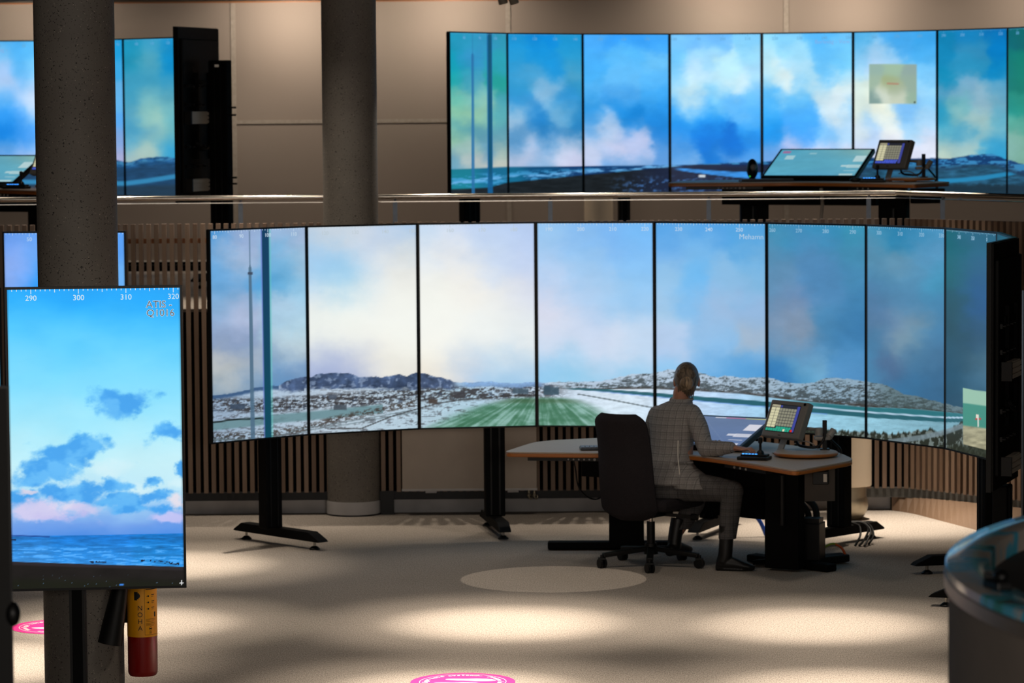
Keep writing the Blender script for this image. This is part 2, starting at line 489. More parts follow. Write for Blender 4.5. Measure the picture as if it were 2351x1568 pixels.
    foot = poly([(1255, 892), (1330, 893), (1400, 893), (1500, 892), (1600, 897), (1700, 903), (1760, 911), (1850, 921), (1985, 933), (2080, 936), (2170, 944), (2240, 952)], X)
    hill = (1 - sstep(-1.5, 1.5, Y - foot)) * right
    hcol = np.array([182., 202, 222]) + 0 * L
    hcol = mix(hcol, np.array([142., 170, 190]), sstep(1560, 1950, X))
    rel = np.clip(d / np.maximum(foot - sl, 4), 0, 1)
    tilt = fbm((X + Y * 1.5) / 13, (Y - X * .06) / 3.6, 5, 21, .62)
    rm = sstep(.40, .61, tilt * .65 + fbm(X / 4.5, Y / 2.6, 4, 22, .6) * .35 + (rel - .5) * .16)
    rc = np.array([52., 60, 62])
    hcol = mix(hcol, rc, rm * .78)
    hcol = mix(hcol, np.array([66., 84, 84]) * (.7 + .6 * n2[..., None]), sstep(1970, 2060, X) * .6)
    hcol = mix(hcol, np.array([58., 50, 44]), sstep(.80, .96, rel) * sstep(.3, .55, n1) * .8)
    L = mix(L, hcol, hill)
    # water / runway on the right
    wt = sstep(foot - 1, foot + 2, Y) * sstep(1760, 1900, X)
    wl_ = poly([(1760, 914), (1850, 929), (1985, 946), (2170, 959), (2260, 962)], X)
    L = mix(L, np.array([44., 112, 122]), wt * (1 - sstep(-1, 2, Y - wl_)))
    rw = band([(1290, 889), (1390, 896), (1500, 904), (1600, 914), (1760, 931), (1985, 950), (2170, 961), (2250, 963)], X, Y, 0, 1)
    yc = poly([(1290, 891), (1390, 896), (1500, 905), (1600, 914), (1760, 927), (1850, 939), (1985, 951), (2170, 963), (2250, 964)], X)
    hw = np.interp(X, [1290, 1500, 1700, 1985, 2250], [1.0, 3.4, 5.0, 5.0, 3.5])
    strip = (1 - sstep(hw, hw + 1.5, np.abs(Y - yc))) * sstep(1285, 1330, X)
    L = mix(L, np.array([38., 92, 104]), strip * .95)
    wline = (1 - sstep(1.2, 2.6, np.abs(Y - yc + hw + 2))) * sstep(1800, 1900, X)
    L = mix(L, np.array([170., 200, 220]), wline)
    e2 = (1 - sstep(.6, 1.8, np.abs(Y - yc - hw - 1.5))) * sstep(1330, 1420, X) * (X < 1900)
    L = mix(L, np.array([92., 140, 220]), e2 * .6)
    f2 = band([(1330, 905), (1400, 917), (1500, 936)], X, Y, .6, 1.5) * (X > 1325) * (X < 1500)
    L = mix(L, np.array([60., 70, 72]), f2 * .8)
    # dark grass at the bottom right
    ge = poly([(1700, 990), (1830, 979), (1900, 985), (1985, 988), (2010, 990), (2060, 992), (2110, 987), (2140, 983), (2165, 990), (2185, 982), (2205, 968), (2262, 962)], X) + (fbm(X / 5, Y / 30, 3, 31) - .5) * 14
    ga = sstep(-2, 4, Y - ge) * sstep(1700, 1830, X)
    gg = mix(np.array([42., 46, 38]) + 0 * L, np.array([128., 142, 140]), sstep(.50, .66, fbm(X / 5, Y / 8, 4, 33)) * .8)
    L = mix(L, gg, ga)
    pa = band([(2050, 1012), (2120, 1002), (2170, 990), (2215, 975)], X, Y, 4, 4) * (X > 2040)
    L = mix(L, np.array([120., 138, 146]), pa * .8)
    L = mix(L, np.array([40., 44, 32]), sstep(1012, 1030, Y) * (X > 2172) * .8)
    c = mix(c, L, sstep(-.7, 1.0, d))
    # masts at the left
    if k == 0:
        xm = poly([(0, 0), (1, 0)], Y) + np.interp(Y, [527, 1015], [572, 578])
        tw = np.interp(Y, [527, 612, 618, 640, 1015], [1.0, 1.0, 3.2, 3.0, 4.6])
        c = mix(c, np.array([78., 108, 132]), (1 - sstep(tw, tw + 1.2, np.abs(X - xm))) * np.where(Y < 610, .6, .9))
        c = mix(c, np.array([60., 72, 92]), (1 - sstep(5, 6.5, np.abs(X - xm))) * (1 - sstep(2, 3.5, np.abs(Y - 629))))
        xl = np.interp(Y, [527, 1012], [600, 606.5]); xr = np.interp(Y, [527, 1012], [618, 622.5])
        c = mix(c, np.array([104., 122, 205]), (1 - sstep(.5, 3.5, np.abs(X - xl))) * .8)
        c = mix(c, np.array([96., 196, 190]), (1 - sstep(.5, 4.5, np.abs(X - xr - 1))) * .55)
        mc = mix(np.array([20., 62, 96]) + 0 * c, np.array([14., 72, 92]), sstep(540, 1000, Y))
        c = mix(c, mc, sstep(xl - .8, xl + 1.5, X) * (1 - sstep(xr - 2, xr + .8, X)))
    if k == 7:
        ins = sstep(2210, 2211.5, X) * sstep(889, 890.5, Y - (X - 2211) * .17) * (1 - sstep(1030, 1031.5, Y - (X - 2258) * .25))
        ic = np.array([150., 190, 168]) + 0 * c
        ic = mix(ic, np.array([66., 140, 124]), sstep(922, 926, Y - (X - 2211) * .14))
        ic = mix(ic, np.array([160., 156, 128]) * (.75 + .5 * fbm(X / 20, Y / 6, 4, 41)[..., None]), sstep(973, 978, Y - (X - 2211) * .14))
        ic = mix(ic, np.array([190., 60, 60]), (1 - sstep(6, 7.5, np.abs(X - 2246))) * (1 - sstep(1, 2, np.abs(Y - 961))))
        ic = mix(ic, np.array([215., 215, 205]), (1 - sstep(1, 2, np.abs(X - 2246))) * (1 - sstep(13, 15, np.abs(Y - 965))))
        ic = mix(ic, np.array([225., 215, 200]), (1 - sstep(2.5, 3.5, np.abs(X - 2244))) * (1 - sstep(4, 5, np.abs(Y - 955))))
        c = mix(c, ic, ins)
    return c


SKY_B = {
 0: P('1045 85 1e96b9 1080 85 2d9bc3 1110 85 3296c3 1155 85 2d96b4 1045 140 0a9bb4 1080 130 3291c3 1150 150 28a0b4 1045 190 14a5aa 1080 200 3c9bbe 1155 200 1ea096 1045 230 5fb9aa 1070 225 82beaf 1100 230 8cc3b4 1155 240 46a0b4 1050 265 91c8a5 1085 265 96c8a5 1110 270 82b9aa 1150 270 64b4b4 1050 300 5aa5aa 1075 298 4b91a5 1100 300 5a9baf 1155 300 5096aa 1045 325 a5cda0 1065 330 7db4a5 1100 325 5a96aa 1150 320 6ea0af 1050 355 82aaaf 1075 350 b4c8b9 1110 350 6ea0be 1155 345 a5beb4 1050 380 64a0be 1090 378 bec3be 1150 375 bec3b9'),
 1: P('1180 88 1e96d7 1230 85 0f8cdc 1325 88 1e96d2 1180 130 289bd7 1230 130 1996dc 1325 130 289bd2 1185 170 3ca0d7 1215 165 4ba5d7 1260 160 1e96dc 1320 165 50a5cd 1180 200 329bd2 1260 200 78b4dc 1320 200 3296c8 1185 235 3296d7 1250 220 8cbee1 1300 230 2891d7 1185 265 78b4dc 1215 255 3c96d7 1295 255 5faad7 1325 270 2d8cc8 1185 285 bed2e6 1230 285 1e82cd 1290 270 78b4dc 1325 290 1e7dbe 1200 310 3282be 1250 310 1978be 1325 315 1e78b9 1185 330 4b91c8 1225 320 c3d2eb 1270 322 1e78be 1325 330 8cb4d7 1185 350 aac3e1 1220 345 becdeb 1250 340 64a0d2 1280 335 bed2eb 1325 345 c8d2eb 1185 370 b4c3e1 1240 370 bec8e6 1290 365 d2d7f0 1325 368 c8cdeb 1250 380 7db4e1'),
 2: P('1350 90 4bafff 1430 88 37a0fa 1525 92 41aaff 1350 130 4bb4ff 1430 130 5abeff 1525 140 6ec8ff 1350 170 4bb4fa 1430 170 64befa 1525 180 5ab9fa 1350 210 55b4f5 1430 220 50aaf0 1525 220 41aaf5 1350 250 329be6 1430 250 1e91e6 1525 260 2d9bf0 1350 280 46a0e6 1400 285 96c3f0 1450 280 1987dc 1525 285 1e87dc 1350 305 64aae6 1395 300 c8d7f0 1430 305 82afe6 1525 305 2387dc 1350 325 c3d2f0 1420 325 dcd7f0 1460 320 bec8eb 1525 320 2d87dc 1350 350 cdd7f0 1400 345 becdf0 1470 340 becbf0 1525 345 5096dc 1350 368 becdf0 1400 370 6eaae6 1460 372 82afe1 1525 368 64a0e1'),
 3: P('1550 90 78c8ff 1620 88 6ebeff 1735 92 82d2ff 1550 130 6ec8ff 1620 130 a0dcff 1735 130 a0e1ff 1550 165 78cdff 1600 170 bee6ff 1680 160 bef0ff 1735 165 a5dcff 1550 195 8cd2fa 1600 200 cdf0fa 1650 195 c3ebfa 1700 190 d2f0fa 1740 180 b4e6ff 1555 225 a5dcf5 1580 225 d2ebf0 1640 215 78cdff 1735 210 6ec3ff 1550 250 50b4ff 1600 245 78c8ff 1700 245 64beff 1550 275 1496f5 1620 270 3cafff 1735 270 5ab9ff 1550 300 2896f0 1620 295 0f8cf0 1735 295 28a0fa 1550 325 4196e6 1620 325 0f78dc 1690 330 0a73d7 1735 320 1482e1 1550 350 4b9be6 1640 350 1478d2 1735 345 50a0eb 1560 368 78afe6 1680 370 5fa0e6 1735 365 5aa5f0'),
 4: P('1762 90 96e1ff 1800 88 82d2ff 1880 88 5abeff 1945 92 6ec8ff 1762 130 b4ebff 1830 120 a0e1ff 1900 130 64c3ff 1945 130 78d2ff 1762 160 c3ebf5 1790 175 e1f5f5 1830 160 b4e6ff 1900 165 6ec8ff 1762 185 96dcff 1800 190 e6f5f5 1850 185 aae1fa 1945 180 aae1fa 1762 220 5abeff 1830 215 64c3ff 1880 215 c3e6f5 1945 210 e1f0f0 1762 260 46b4ff 1840 260 50b4ff 1900 245 c8e6f5 1920 245 f0f5f5 1945 250 8cd2ff 1762 290 28a0f5 1840 290 46aaff 1945 290 c3e1fa 1762 320 1991eb 1840 320 46a5fa 1900 310 82c8ff 1945 315 aadcff 1762 345 78aae6 1820 345 bec8f0 1880 345 d2dcff 1945 345 dce6ff 1770 362 6ea5e6'),
 5: P('1970 85 55b4eb 2040 82 46aaf0 2140 80 3ca5eb 1970 130 7dc8f5 2020 120 a0d2f5 2140 120 50b4f5 1970 170 a5dcfa 2000 150 bed7f5 2135 170 78c8fa 1970 210 d7ebe6 1985 200 e1f0e1 2130 215 a0dcff 1970 250 dcebe1 2020 250 f0f5e1 2080 250 82c3fa 2140 240 8cd2ff 1970 285 e6f0e6 1995 275 8cc8fa 2030 275 ebf5f0 2080 275 82c8ff 2140 280 aadcff 1970 310 cde1f5 2000 310 b9d7ff 2040 300 f5faf5 2100 300 b4e1ff 2140 310 d2e1fa 1970 340 d2dcf5 2040 335 e1e6fa 2140 340 e6ebfa 2110 355 e1e6fa'),
 6: P('2162 78 0f82b4 2230 75 1482be 2300 72 0a6eb4 2162 120 1487b9 2230 110 328cb9 2300 110 057dc3 2162 170 0f8cb9 2220 150 2891be 2300 160 0a87c3 2162 210 5a9bbe 2220 200 78aac8 2300 200 5aa0c3 2162 240 2896be 2210 235 6eb4be 2260 230 8cb4c8 2300 240 6eaac3 2165 270 289bc3 2200 265 8cbebe 2250 270 a0c3c3 2300 270 5aaac3 2165 300 5aafc8 2210 305 46a0c3 2270 305 96c3c8 2300 300 6eb4c8 2165 330 96c3c8 2220 335 a0c3c8 2280 330 46a5cd 2165 355 bed2c3 2220 352 a5c8c3 2290 352 32a0d2'),
 7: P('2320 75 00646e 2345 75 006464 2320 170 00736e 2345 170 007864 2320 250 148c82 2345 240 1e8c78 2320 290 5aafa0 2345 290 50a08c 2320 340 82b4aa 2345 340 78aa96'),
}


def paint_B(k, X, Y):
    c = sky(SKY_B[k], X, Y, warp=26, wl=50, seed=3, grain=0.10, sig=17)
    hor = poly([(1036, 390), (1165, 384), (1335, 381), (1540, 379), (1600, 377), (1680, 373), (1748, 371), (1800, 368), (1880, 366), (1960, 362), (2100, 364), (2150, 362), (2180, 364), (2230, 356), (2280, 354), (2310, 366), (2351, 378)], X)
    hor = hor + (fbm(X / 10, Y * 0 + 1, 4, 2) - .5) * 4 * sstep(1580, 1700, X)
    d = Y - hor
    n1 = fbm(X / 24, Y / 4, 5, 3); n2 = fbm(X / 7, Y / 4, 4, 5)
    # sea on the left
    sea = scatter(P('1045 400 147387 1150 395 0f5f82 1250 390 0f4b78 1330 385 143c6e 1050 425 1e8ca0 1150 415 1e78a0'), X, Y)
    foam = sstep(.52, .62, n1) * sstep(12, 20, d + (X - 1036) * .035)
    sea = mix(sea, np.array([70., 160, 215]), foam * .75)
    fl = band([(1036, 424), (1110, 414), (1165, 408), (1250, 404), (1335, 395), (1400, 389), (1500, 383)], X, Y, 1.5, 5)
    sea = mix(sea, np.array([110., 180, 235]), fl * sstep(.35, .6, n1) * .9)
    shore = poly([(1036, 436), (1120, 432), (1165, 420), (1250, 411), (1335, 402), (1420, 394), (1500, 386), (1560, 381), (1600, 377)], X)
    land = np.array([27., 32, 36]) * (.7 + .7 * n1[..., None])
    land = mix(land, np.array([34., 46, 84]), sstep(1400, 1540, X) * .6)
    land = mix(land, np.array([72., 120, 185]), sstep(.52, .66, n2 * .6 + n1 * .4) * sstep(1380, 1480, X) * sstep(398, 420, Y) * .8)
    # runway on the middle displays
    yc = poly([(1540, 386), (1600, 393), (1680, 400), (1748, 404), (1850, 408)], X)
    hw = np.interp(X, [1540, 1748], [1.5, 7])
    rw = (1 - sstep(hw, hw + 2, np.abs(Y - yc))) * sstep(1540, 1570, X) * (X < 1960)
    land = mix(land, np.array([60., 150, 235]) * (.75 + .5 * n1[..., None]), rw * .9)
    land = mix(land, np.array([225., 235, 240]), (1 - sstep(7, 8.5, np.abs(X - 1612))) * (1 - sstep(1.8, 2.8, np.abs(Y - 404.5))))
    # snowy hill and valley at the right
    hl = np.array([56., 130, 178]) + 0 * land
    hl = mix(hl, np.array([22., 54, 92]), sstep(.46, .58, fbm((X + Y) / 16, Y / 5, 5, 9)) * .8)
    hl = mix(hl, np.array([30., 52, 74]), sstep(14, 26, d) * .75)
    vl = np.array([38., 84, 112]) * (.55 + .9 * n1[..., None])
    vl = mix(vl, np.array([40., 140, 190]), band([(2150, 416), (2200, 414), (2260, 408), (2310, 400), (2351, 392)], X, Y, 3, 4) * .9)
    vl = mix(vl, np.array([28., 46, 58]), sstep(418, 428, Y + (n2 - .5) * 10) * .85)
    hl = mix(hl, vl, sstep(24, 32, d))
    land = mix(land, hl, sstep(1950, 2000, X))
    bl = sstep(1620, 1700, X) * (1 - sstep(1950, 1990, X)) * (1 - sstep(6, 12, d))
    land = mix(land, np.array([20., 44, 92]), bl * .8)
    L = mix(sea, land, sstep(-1, 2, Y - shore))
    c = mix(c, L, sstep(-1, 1.5, d))
    if k == 0:
        tw = np.interp(Y, [85, 123, 126, 440], [.8, .8, 2.4, 3.0])
        c = mix(c, np.array([40., 110, 165]), (1 - sstep(tw, tw + 1.2, np.abs(X - 1086))) * np.where(Y < 122, .35, .85))
        c = mix(c, np.array([20., 95, 150]), (1 - sstep(5, 7, np.abs(X - 1125.5))) * .92)
        c = mix(c, np.array([10., 74, 100]), (1 - sstep(2.5, 5, np.abs(X - 1126))) * (1 - sstep(380, 440, Y)) * .8)
    if k == 5:
        ic = scatter(P('2000 155 96b4aa 2050 155 a0bea5 2100 155 91aaa5 2000 190 a0b9a5 2045 195 a0af82 2100 190 96afa0 2005 225 82a09b 2030 215 d7e1d2 2050 205 aab9a5 2060 230 c8d2be 2100 230 96b4a0'), X + (fbm(X / 25, Y / 25, 4, 5) - .5) * 26, Y, sig=11)
        ins = sstep(1994.5, 1996.5, X) * (1 - sstep(2104, 2106, X)) * sstep(146, 148.5, Y) * (1 - sstep(237, 239.5, Y))
        ic = mix(ic, np.array([190., 90, 80]), (1 - sstep(13, 15, np.abs(X - 2050))) * (1 - sstep(.6, 1.6, np.abs(Y - 192))) * .8)
        ic = mix(ic, np.array([40., 50, 40]), (1 - sstep(1.5, 2.5, np.abs(X - 2100))) * (1 - sstep(1.5, 2.5, np.abs(Y - 234))))
        c = mix(c, ic, ins)
    return c


BLUE_C = [(268, 922, 58, 34, .9), (345, 902, 34, 20, .45), (378, 985, 44, 22, .75), (322, 1010, 30, 16, .3), (190, 1022, 60, 30, .8), (140, 1045, 60, 30, .95), (105, 1078, 62, 32, .95), (75, 1104, 60, 26, .8), (42, 1146, 46, 26, .9), (150, 1132, 74, 24, 1.0), (205, 1120, 40, 18, .7),
          (252, 1112, 44, 22, .85), (275, 1146, 66, 20, .9), (346, 1108, 26, 13, .7), (352, 1140, 44, 17, .8), (409, 1072, 16, 26, .7), (300, 1166, 74, 14, .6), (372, 1166, 42, 11, .6), (180, 1062, 34, 16, .5), (330, 1060, 40, 14, .28), (60, 1010, 40, 16, .25), (50, 925, 30, 12, .25)]
WHITE_C = [(86, 1176, 74, 24, 1.0, 'dcd0f0'), (150, 1160, 40, 18, .8, 'e8dcf0'), (185, 1172, 56, 20, .8, 'd2cdf0'), (378, 1186, 50, 16, .9, 'cdc8f5'), (66, 1134, 26, 10, .8, 'e4d8e8'), (398, 1150, 22, 20, .8, 'eee2ea'), (250, 1075, 70, 30, .5, 'd8f2fa'), (300, 1125, 50, 18, .6, 'dcf2fa'), (150, 1190, 90, 14, .6, 'c3beee'), (400, 1108, 30, 16, .5, 'd4f4fa')]


def blobs(B, X, Y, wl, seed, warp):
    wx = (fbm(X / wl, Y / wl * 1.2, 6, seed, .58) - .5) * 2 * warp
    wy = (fbm(X / wl, Y / wl * 1.2, 6, seed + 3, .58) - .5) * 2 * warp * .7
    m = np.zeros(X.shape)
    for b in B:
        q = ((X + wx - b[0]) / b[2]) ** 2 + ((Y + wy - b[1]) / b[3]) ** 2
        m = np.maximum(m, b[4] * np.exp(-q * .9))
    return m


def sky_C(X, Y):
    ys = np.array([655, 680, 720, 780, 850, 920, 1000, 1060, 1120, 1160, 1200, 1235])
    cs = np.array([[22, 166, 250], [28, 172, 253], [58, 188, 255], [92, 206, 255], [120, 218, 255], [142, 226, 255], [172, 235, 252], [196, 240, 250], [190, 232, 249], [152, 200, 245], [112, 160, 234], [80, 142, 228]], float)
    y2 = Y + (fbm(X / 120, Y / 60, 4, 2) - .5) * 60
    c = np.stack([np.interp(y2, ys, cs[:, i]) for i in range(3)], -1)
    c = mix(c, np.array([205., 242, 250]), sstep(200, 420, X) * sstep(940, 1060, Y) * (1 - sstep(1110, 1160, Y)) * .45)
    w = WHITE_C
    m = blobs([q[:5] for q in w[6:8] + w[9:]], X, Y, 52, 31, 34)
    c = mix(c, np.array([214., 243, 250]), sstep(.22, .55, m) * .8)
    m = blobs(BLUE_C, X, Y, 46, 7, 30) + (fbm(X / 34, Y / 22, 5, 17, .6) - .5) * .55
    deep = fbm(X / 40, Y / 25, 4, 23)
    bc = mix(np.array([92., 182, 248]) + 0 * c, np.array([62., 158, 238]), sstep(.35, .65, deep))
    c = mix(c, bc, sstep(.22, .62, m) * .9)
    for q in w[:6] + w[8:9]:
        m = blobs([q[:5]], X, Y, 40, 11, 26) + (fbm(X / 30, Y / 18, 5, 19, .6) - .5) * .5
        c = mix(c, hx(q[5]), sstep(.26, .70, m) * .85)
    return c * (1 + .03 * (fbm(X / 60, Y / 40, 4, 9)[..., None] - .5))


def paint_C(k, X, Y):
    c = sky_C(X, Y)
    hor = 1233 - (X - 20) * .0275
    n1 = fbm(X / 30, Y / 3.5, 5, 3); n2 = fbm(X / 8, Y / 3, 4, 8)
    d = Y - hor
    sea = scatter(P('30 1240 1e64b4 200 1235 1464c3 400 1228 146ec8 30 1258 1478c8 200 1255 0f78c8 400 1250 0f73be 30 1275 46a0f0 200 1272 3296eb 400 1268 1482d2 30 1290 50aaff 200 1288 46a5ff 400 1286 46aaff'), X, Y)
    sea = sea * (.72 + .56 * n1[..., None])
    sea = mix(sea, np.array([95., 180, 255]), sstep(.56, .64, n1) * sstep(22, 34, d) * .7)
    c = mix(c, sea, sstep(-.6, .8, d))
    c = mix(c, np.array([30., 70, 150]), band([(20, 1231), (60, 1232), (110, 1233.5)], X, Y, 1, 1.4) * (X < 110) * .7)
    rk = band([(195, 1292), (250, 1289), (320, 1287), (335, 1286), (400, 1293)], X, Y, 1.2, 2.5) * sstep(.50, .55, n2) * ((np.abs(X - 226) < 30) | (np.abs(X - 362) < 44))
    c = mix(c, np.array([18., 14, 30]), rk)
    rk2 = band([(20, 1241), (40, 1241)], X, Y, 1.1, 1) * (X < 34)
    c = mix(c, np.array([18., 24, 50]), rk2)
    sh = poly([(15, 1292), (120, 1294), (230, 1297), (330, 1298), (420, 1300)], X)
    b = np.array([30., 27, 26]) * (.7 + .5 * fbm(X / 60, Y / 20, 4, 6)[..., None])
    b = mix(b, np.array([22., 26, 14]), sstep(1320, 1345, Y) * .7)
    b = mix(b, np.array([58., 50, 60]), band([(15, 1295), (420, 1304)], X, Y, 2, 5) * .5)
    sp = (vnoise(X / 2.6, Y / 2.2) > .945) * sstep(1312, 1342, Y + 18 * (fbm(X / 40, Y / 40, 2, 3) - .5))
    b = mix(b, np.array([90., 120, 150]), sp * .7)
    b = mix(b, np.array([60., 130, 220]), (1 - sstep(3, 7, np.abs(X - 274))) * (1 - sstep(1, 2.4, np.abs(Y - 1343))))
    c = mix(c, b, sstep(-1, 1.2, Y - sh))
    c = mix(c, np.array([225., 225, 225]), ((np.abs(X - 411) < 5.5) & (np.abs(Y - 1337) < .9)) | ((np.abs(X - 411) < .9) & (np.abs(Y - 1337) < 5.5)))
    return c


def paint_C2(k, X, Y):
    return sky(P('0 665 a0d2dc 8 665 96d2e1 0 700 3cb4eb 8 700 3cb4eb 0 880 50bef0 8 880 55bef0 0 1000 8cdcfa 0 1200 6eafeb 0 1250 1464b4 0 1340 1e1c1a'), X, Y, warp=10, wl=80)


def paint_D(k, X, Y):
    c = sky(P('5 545 5a96eb 60 545 5f9bf0 95 540 64a0f5 5 570 78a5f5 60 572 73aaf5 95 565 64a5f5 10 600 8caff0 40 595 96b4f5 95 595 6eaaf5 10 630 8caff0 45 625 91aff5 70 625 4ba0fa 95 635 199bfa 30 650 7daaf5 70 650 1e9bfa 95 650 1496fa 200 545 64a5f5 280 545 5aa0f5 280 650 6eb4fa 150 760 78befa 20 800 a0d2ff 260 800 a0d2ff 150 900 3c78b4 150 980 28323c'), X, Y, warp=16, wl=60, seed=6)
    return c


SKY_E = {
 0: P('5 92 50b4f5 50 90 46aff5 88 92 5abefa 5 125 78c3f5 50 120 55b9fa 5 150 a5c8f5 15 165 b4cdf5 50 160 5ab9fa 88 160 78cdff 5 185 aad2fa 30 200 a5cdfa 60 190 82c3fa 88 185 b9d7fa 10 220 5ab4fa 50 220 b4d7ff 75 225 c8e1ff 88 245 dcebff 10 260 2d9bf5 50 260 4baaff 85 265 64b9ff 10 300 0a82e1 50 300 3296f0 85 300 50a5fa 10 340 1e87dc 60 335 3c96eb 88 345 64aaf0 10 352 a0bef0 50 352 d2d2f5 85 354 c8d7fa 40 362 5aaaf0'),
 1: P('120 90 46aae6 275 88 23a0dc 285 90 1e9bd7 280 150 3caae6 283 210 64b4eb 283 270 5aaaf0 283 310 78aae6 283 335 a5aad7 283 352 b4b4d7'),
 2: P('300 90 1e96be 350 88 3ca0c8 400 85 1e91c8 300 130 1e91b4 345 130 50a5be 400 130 0f8cc8 300 180 3c9bbe 345 175 3c9bbe 400 180 3298c3 300 210 3c9bbe 350 210 5faabe 400 200 55a5be 305 240 5aa5be 350 240 82bebe 400 250 6eb4be 305 265 4b9bbe 335 262 96c8be 370 270 a5cdbe 400 275 64b4c3 305 295 46a0c8 345 300 64aac3 380 305 a0c8be 400 300 5fb4c3 305 325 6eb4cd 340 330 a0c8be 380 330 4ba5c8 305 350 aac3c3 345 348 b4c8be 400 345 32a0d2'),
}


def paint_E(k, X, Y):
    c = sky(SKY_E[k], X, Y, warp=20, wl=55, seed=8, grain=.08, sig=17)
    hor = poly([(0, 366), (90, 366), (275, 362), (300, 366), (330, 359), (365, 356), (390, 357), (412, 362)], X) + (fbm(X / 9, Y * 0, 4, 2) - .5) * 3
    n1 = fbm(X / 22, Y / 4, 5, 3)
    L = np.array([34., 84, 132]) * (.6 + .8 * n1[..., None])
    L = mix(L, np.array([70., 140, 185]), (1 - sstep(6, 14, Y - hor)) * sstep(.4, .6, fbm((X + Y) / 12, Y / 4, 4, 9)) * .8)
    L = mix(L, np.array([34., 60, 86]), sstep(12, 22, Y - hor) * .6)
    L = mix(L, np.array([58., 150, 200]), band([(290, 416), (340, 412), (410, 404)], X, Y, 3, 5) * .8)
    L = mix(L, np.array([38., 56, 70]), sstep(418, 428, Y) * .7)
    return mix(c, L, sstep(-1, 1.5, Y - hor))
# ------------------------------------------------------------------ materials
def carpet_material():
    m, N, L, b = new_mat('woven_carpet')
    tc = N.new('ShaderNodeTexCoord')
    n1 = N.new('ShaderNodeTexNoise'); n1.inputs['Scale'].default_value = 150; n1.inputs['Detail'].default_value = 3; n1.inputs['Roughness'].default_value = .65
    mp = N.new('ShaderNodeMapping'); mp.inputs['Rotation'].default_value = (0, 0, .16); mp.inputs['Scale'].default_value = (1, .24, 1)
    L.new(tc.outputs['Object'], mp.inputs[0]); L.new(mp.outputs[0], n1.inputs['Vector'])
    n2 = N.new('ShaderNodeTexNoise'); n2.inputs['Scale'].default_value = 240; n2.inputs['Detail'].default_value = 2
    L.new(tc.outputs['Object'], n2.inputs['Vector'])
    n3 = N.new('ShaderNodeTexNoise'); n3.inputs['Scale'].default_value = 1.3; n3.inputs['Detail'].default_value = 3
    L.new(tc.outputs['Object'], n3.inputs['Vector'])
    mx = N.new('ShaderNodeMath'); mx.operation = 'MULTIPLY_ADD'; mx.inputs[1].default_value = .5
    L.new(n2.outputs['Fac'], mx.inputs[0])
    sc = N.new('ShaderNodeMath'); sc.operation = 'MULTIPLY'; sc.inputs[1].default_value = .5
    L.new(n1.outputs['Fac'], sc.inputs[0]); L.new(sc.outputs[0], mx.inputs[2])
    cr = N.new('ShaderNodeValToRGB'); e = cr.color_ramp.elements
    e[0].position = .36; e[0].color = (.15, .127, .110, 1)
    e[1].position = .64; e[1].color = (.49, .432, .378, 1)
    L.new(mx.outputs[0], cr.inputs[0])
    hs = N.new('ShaderNodeHueSaturation')
    mr = N.new('ShaderNodeMapRange'); mr.inputs[3].default_value = .9; mr.inputs[4].default_value = 1.1
    L.new(n3.outputs['Fac'], mr.inputs[0]); L.new(mr.outputs[0], hs.inputs['Value']); L.new(cr.outputs[0], hs.inputs['Color'])
    L.new(hs.outputs[0], b.inputs['Base Color'])
    b.inputs['Roughness'].default_value = .95; b.inputs['Specular IOR Level'].default_value = .1
    bp = N.new('ShaderNodeBump'); bp.inputs['Strength'].default_value = .8; bp.inputs['Distance'].default_value = .006
    L.new(mx.outputs[0], bp.inputs['Height']); L.new(bp.outputs[0], b.inputs['Normal'])
    return m


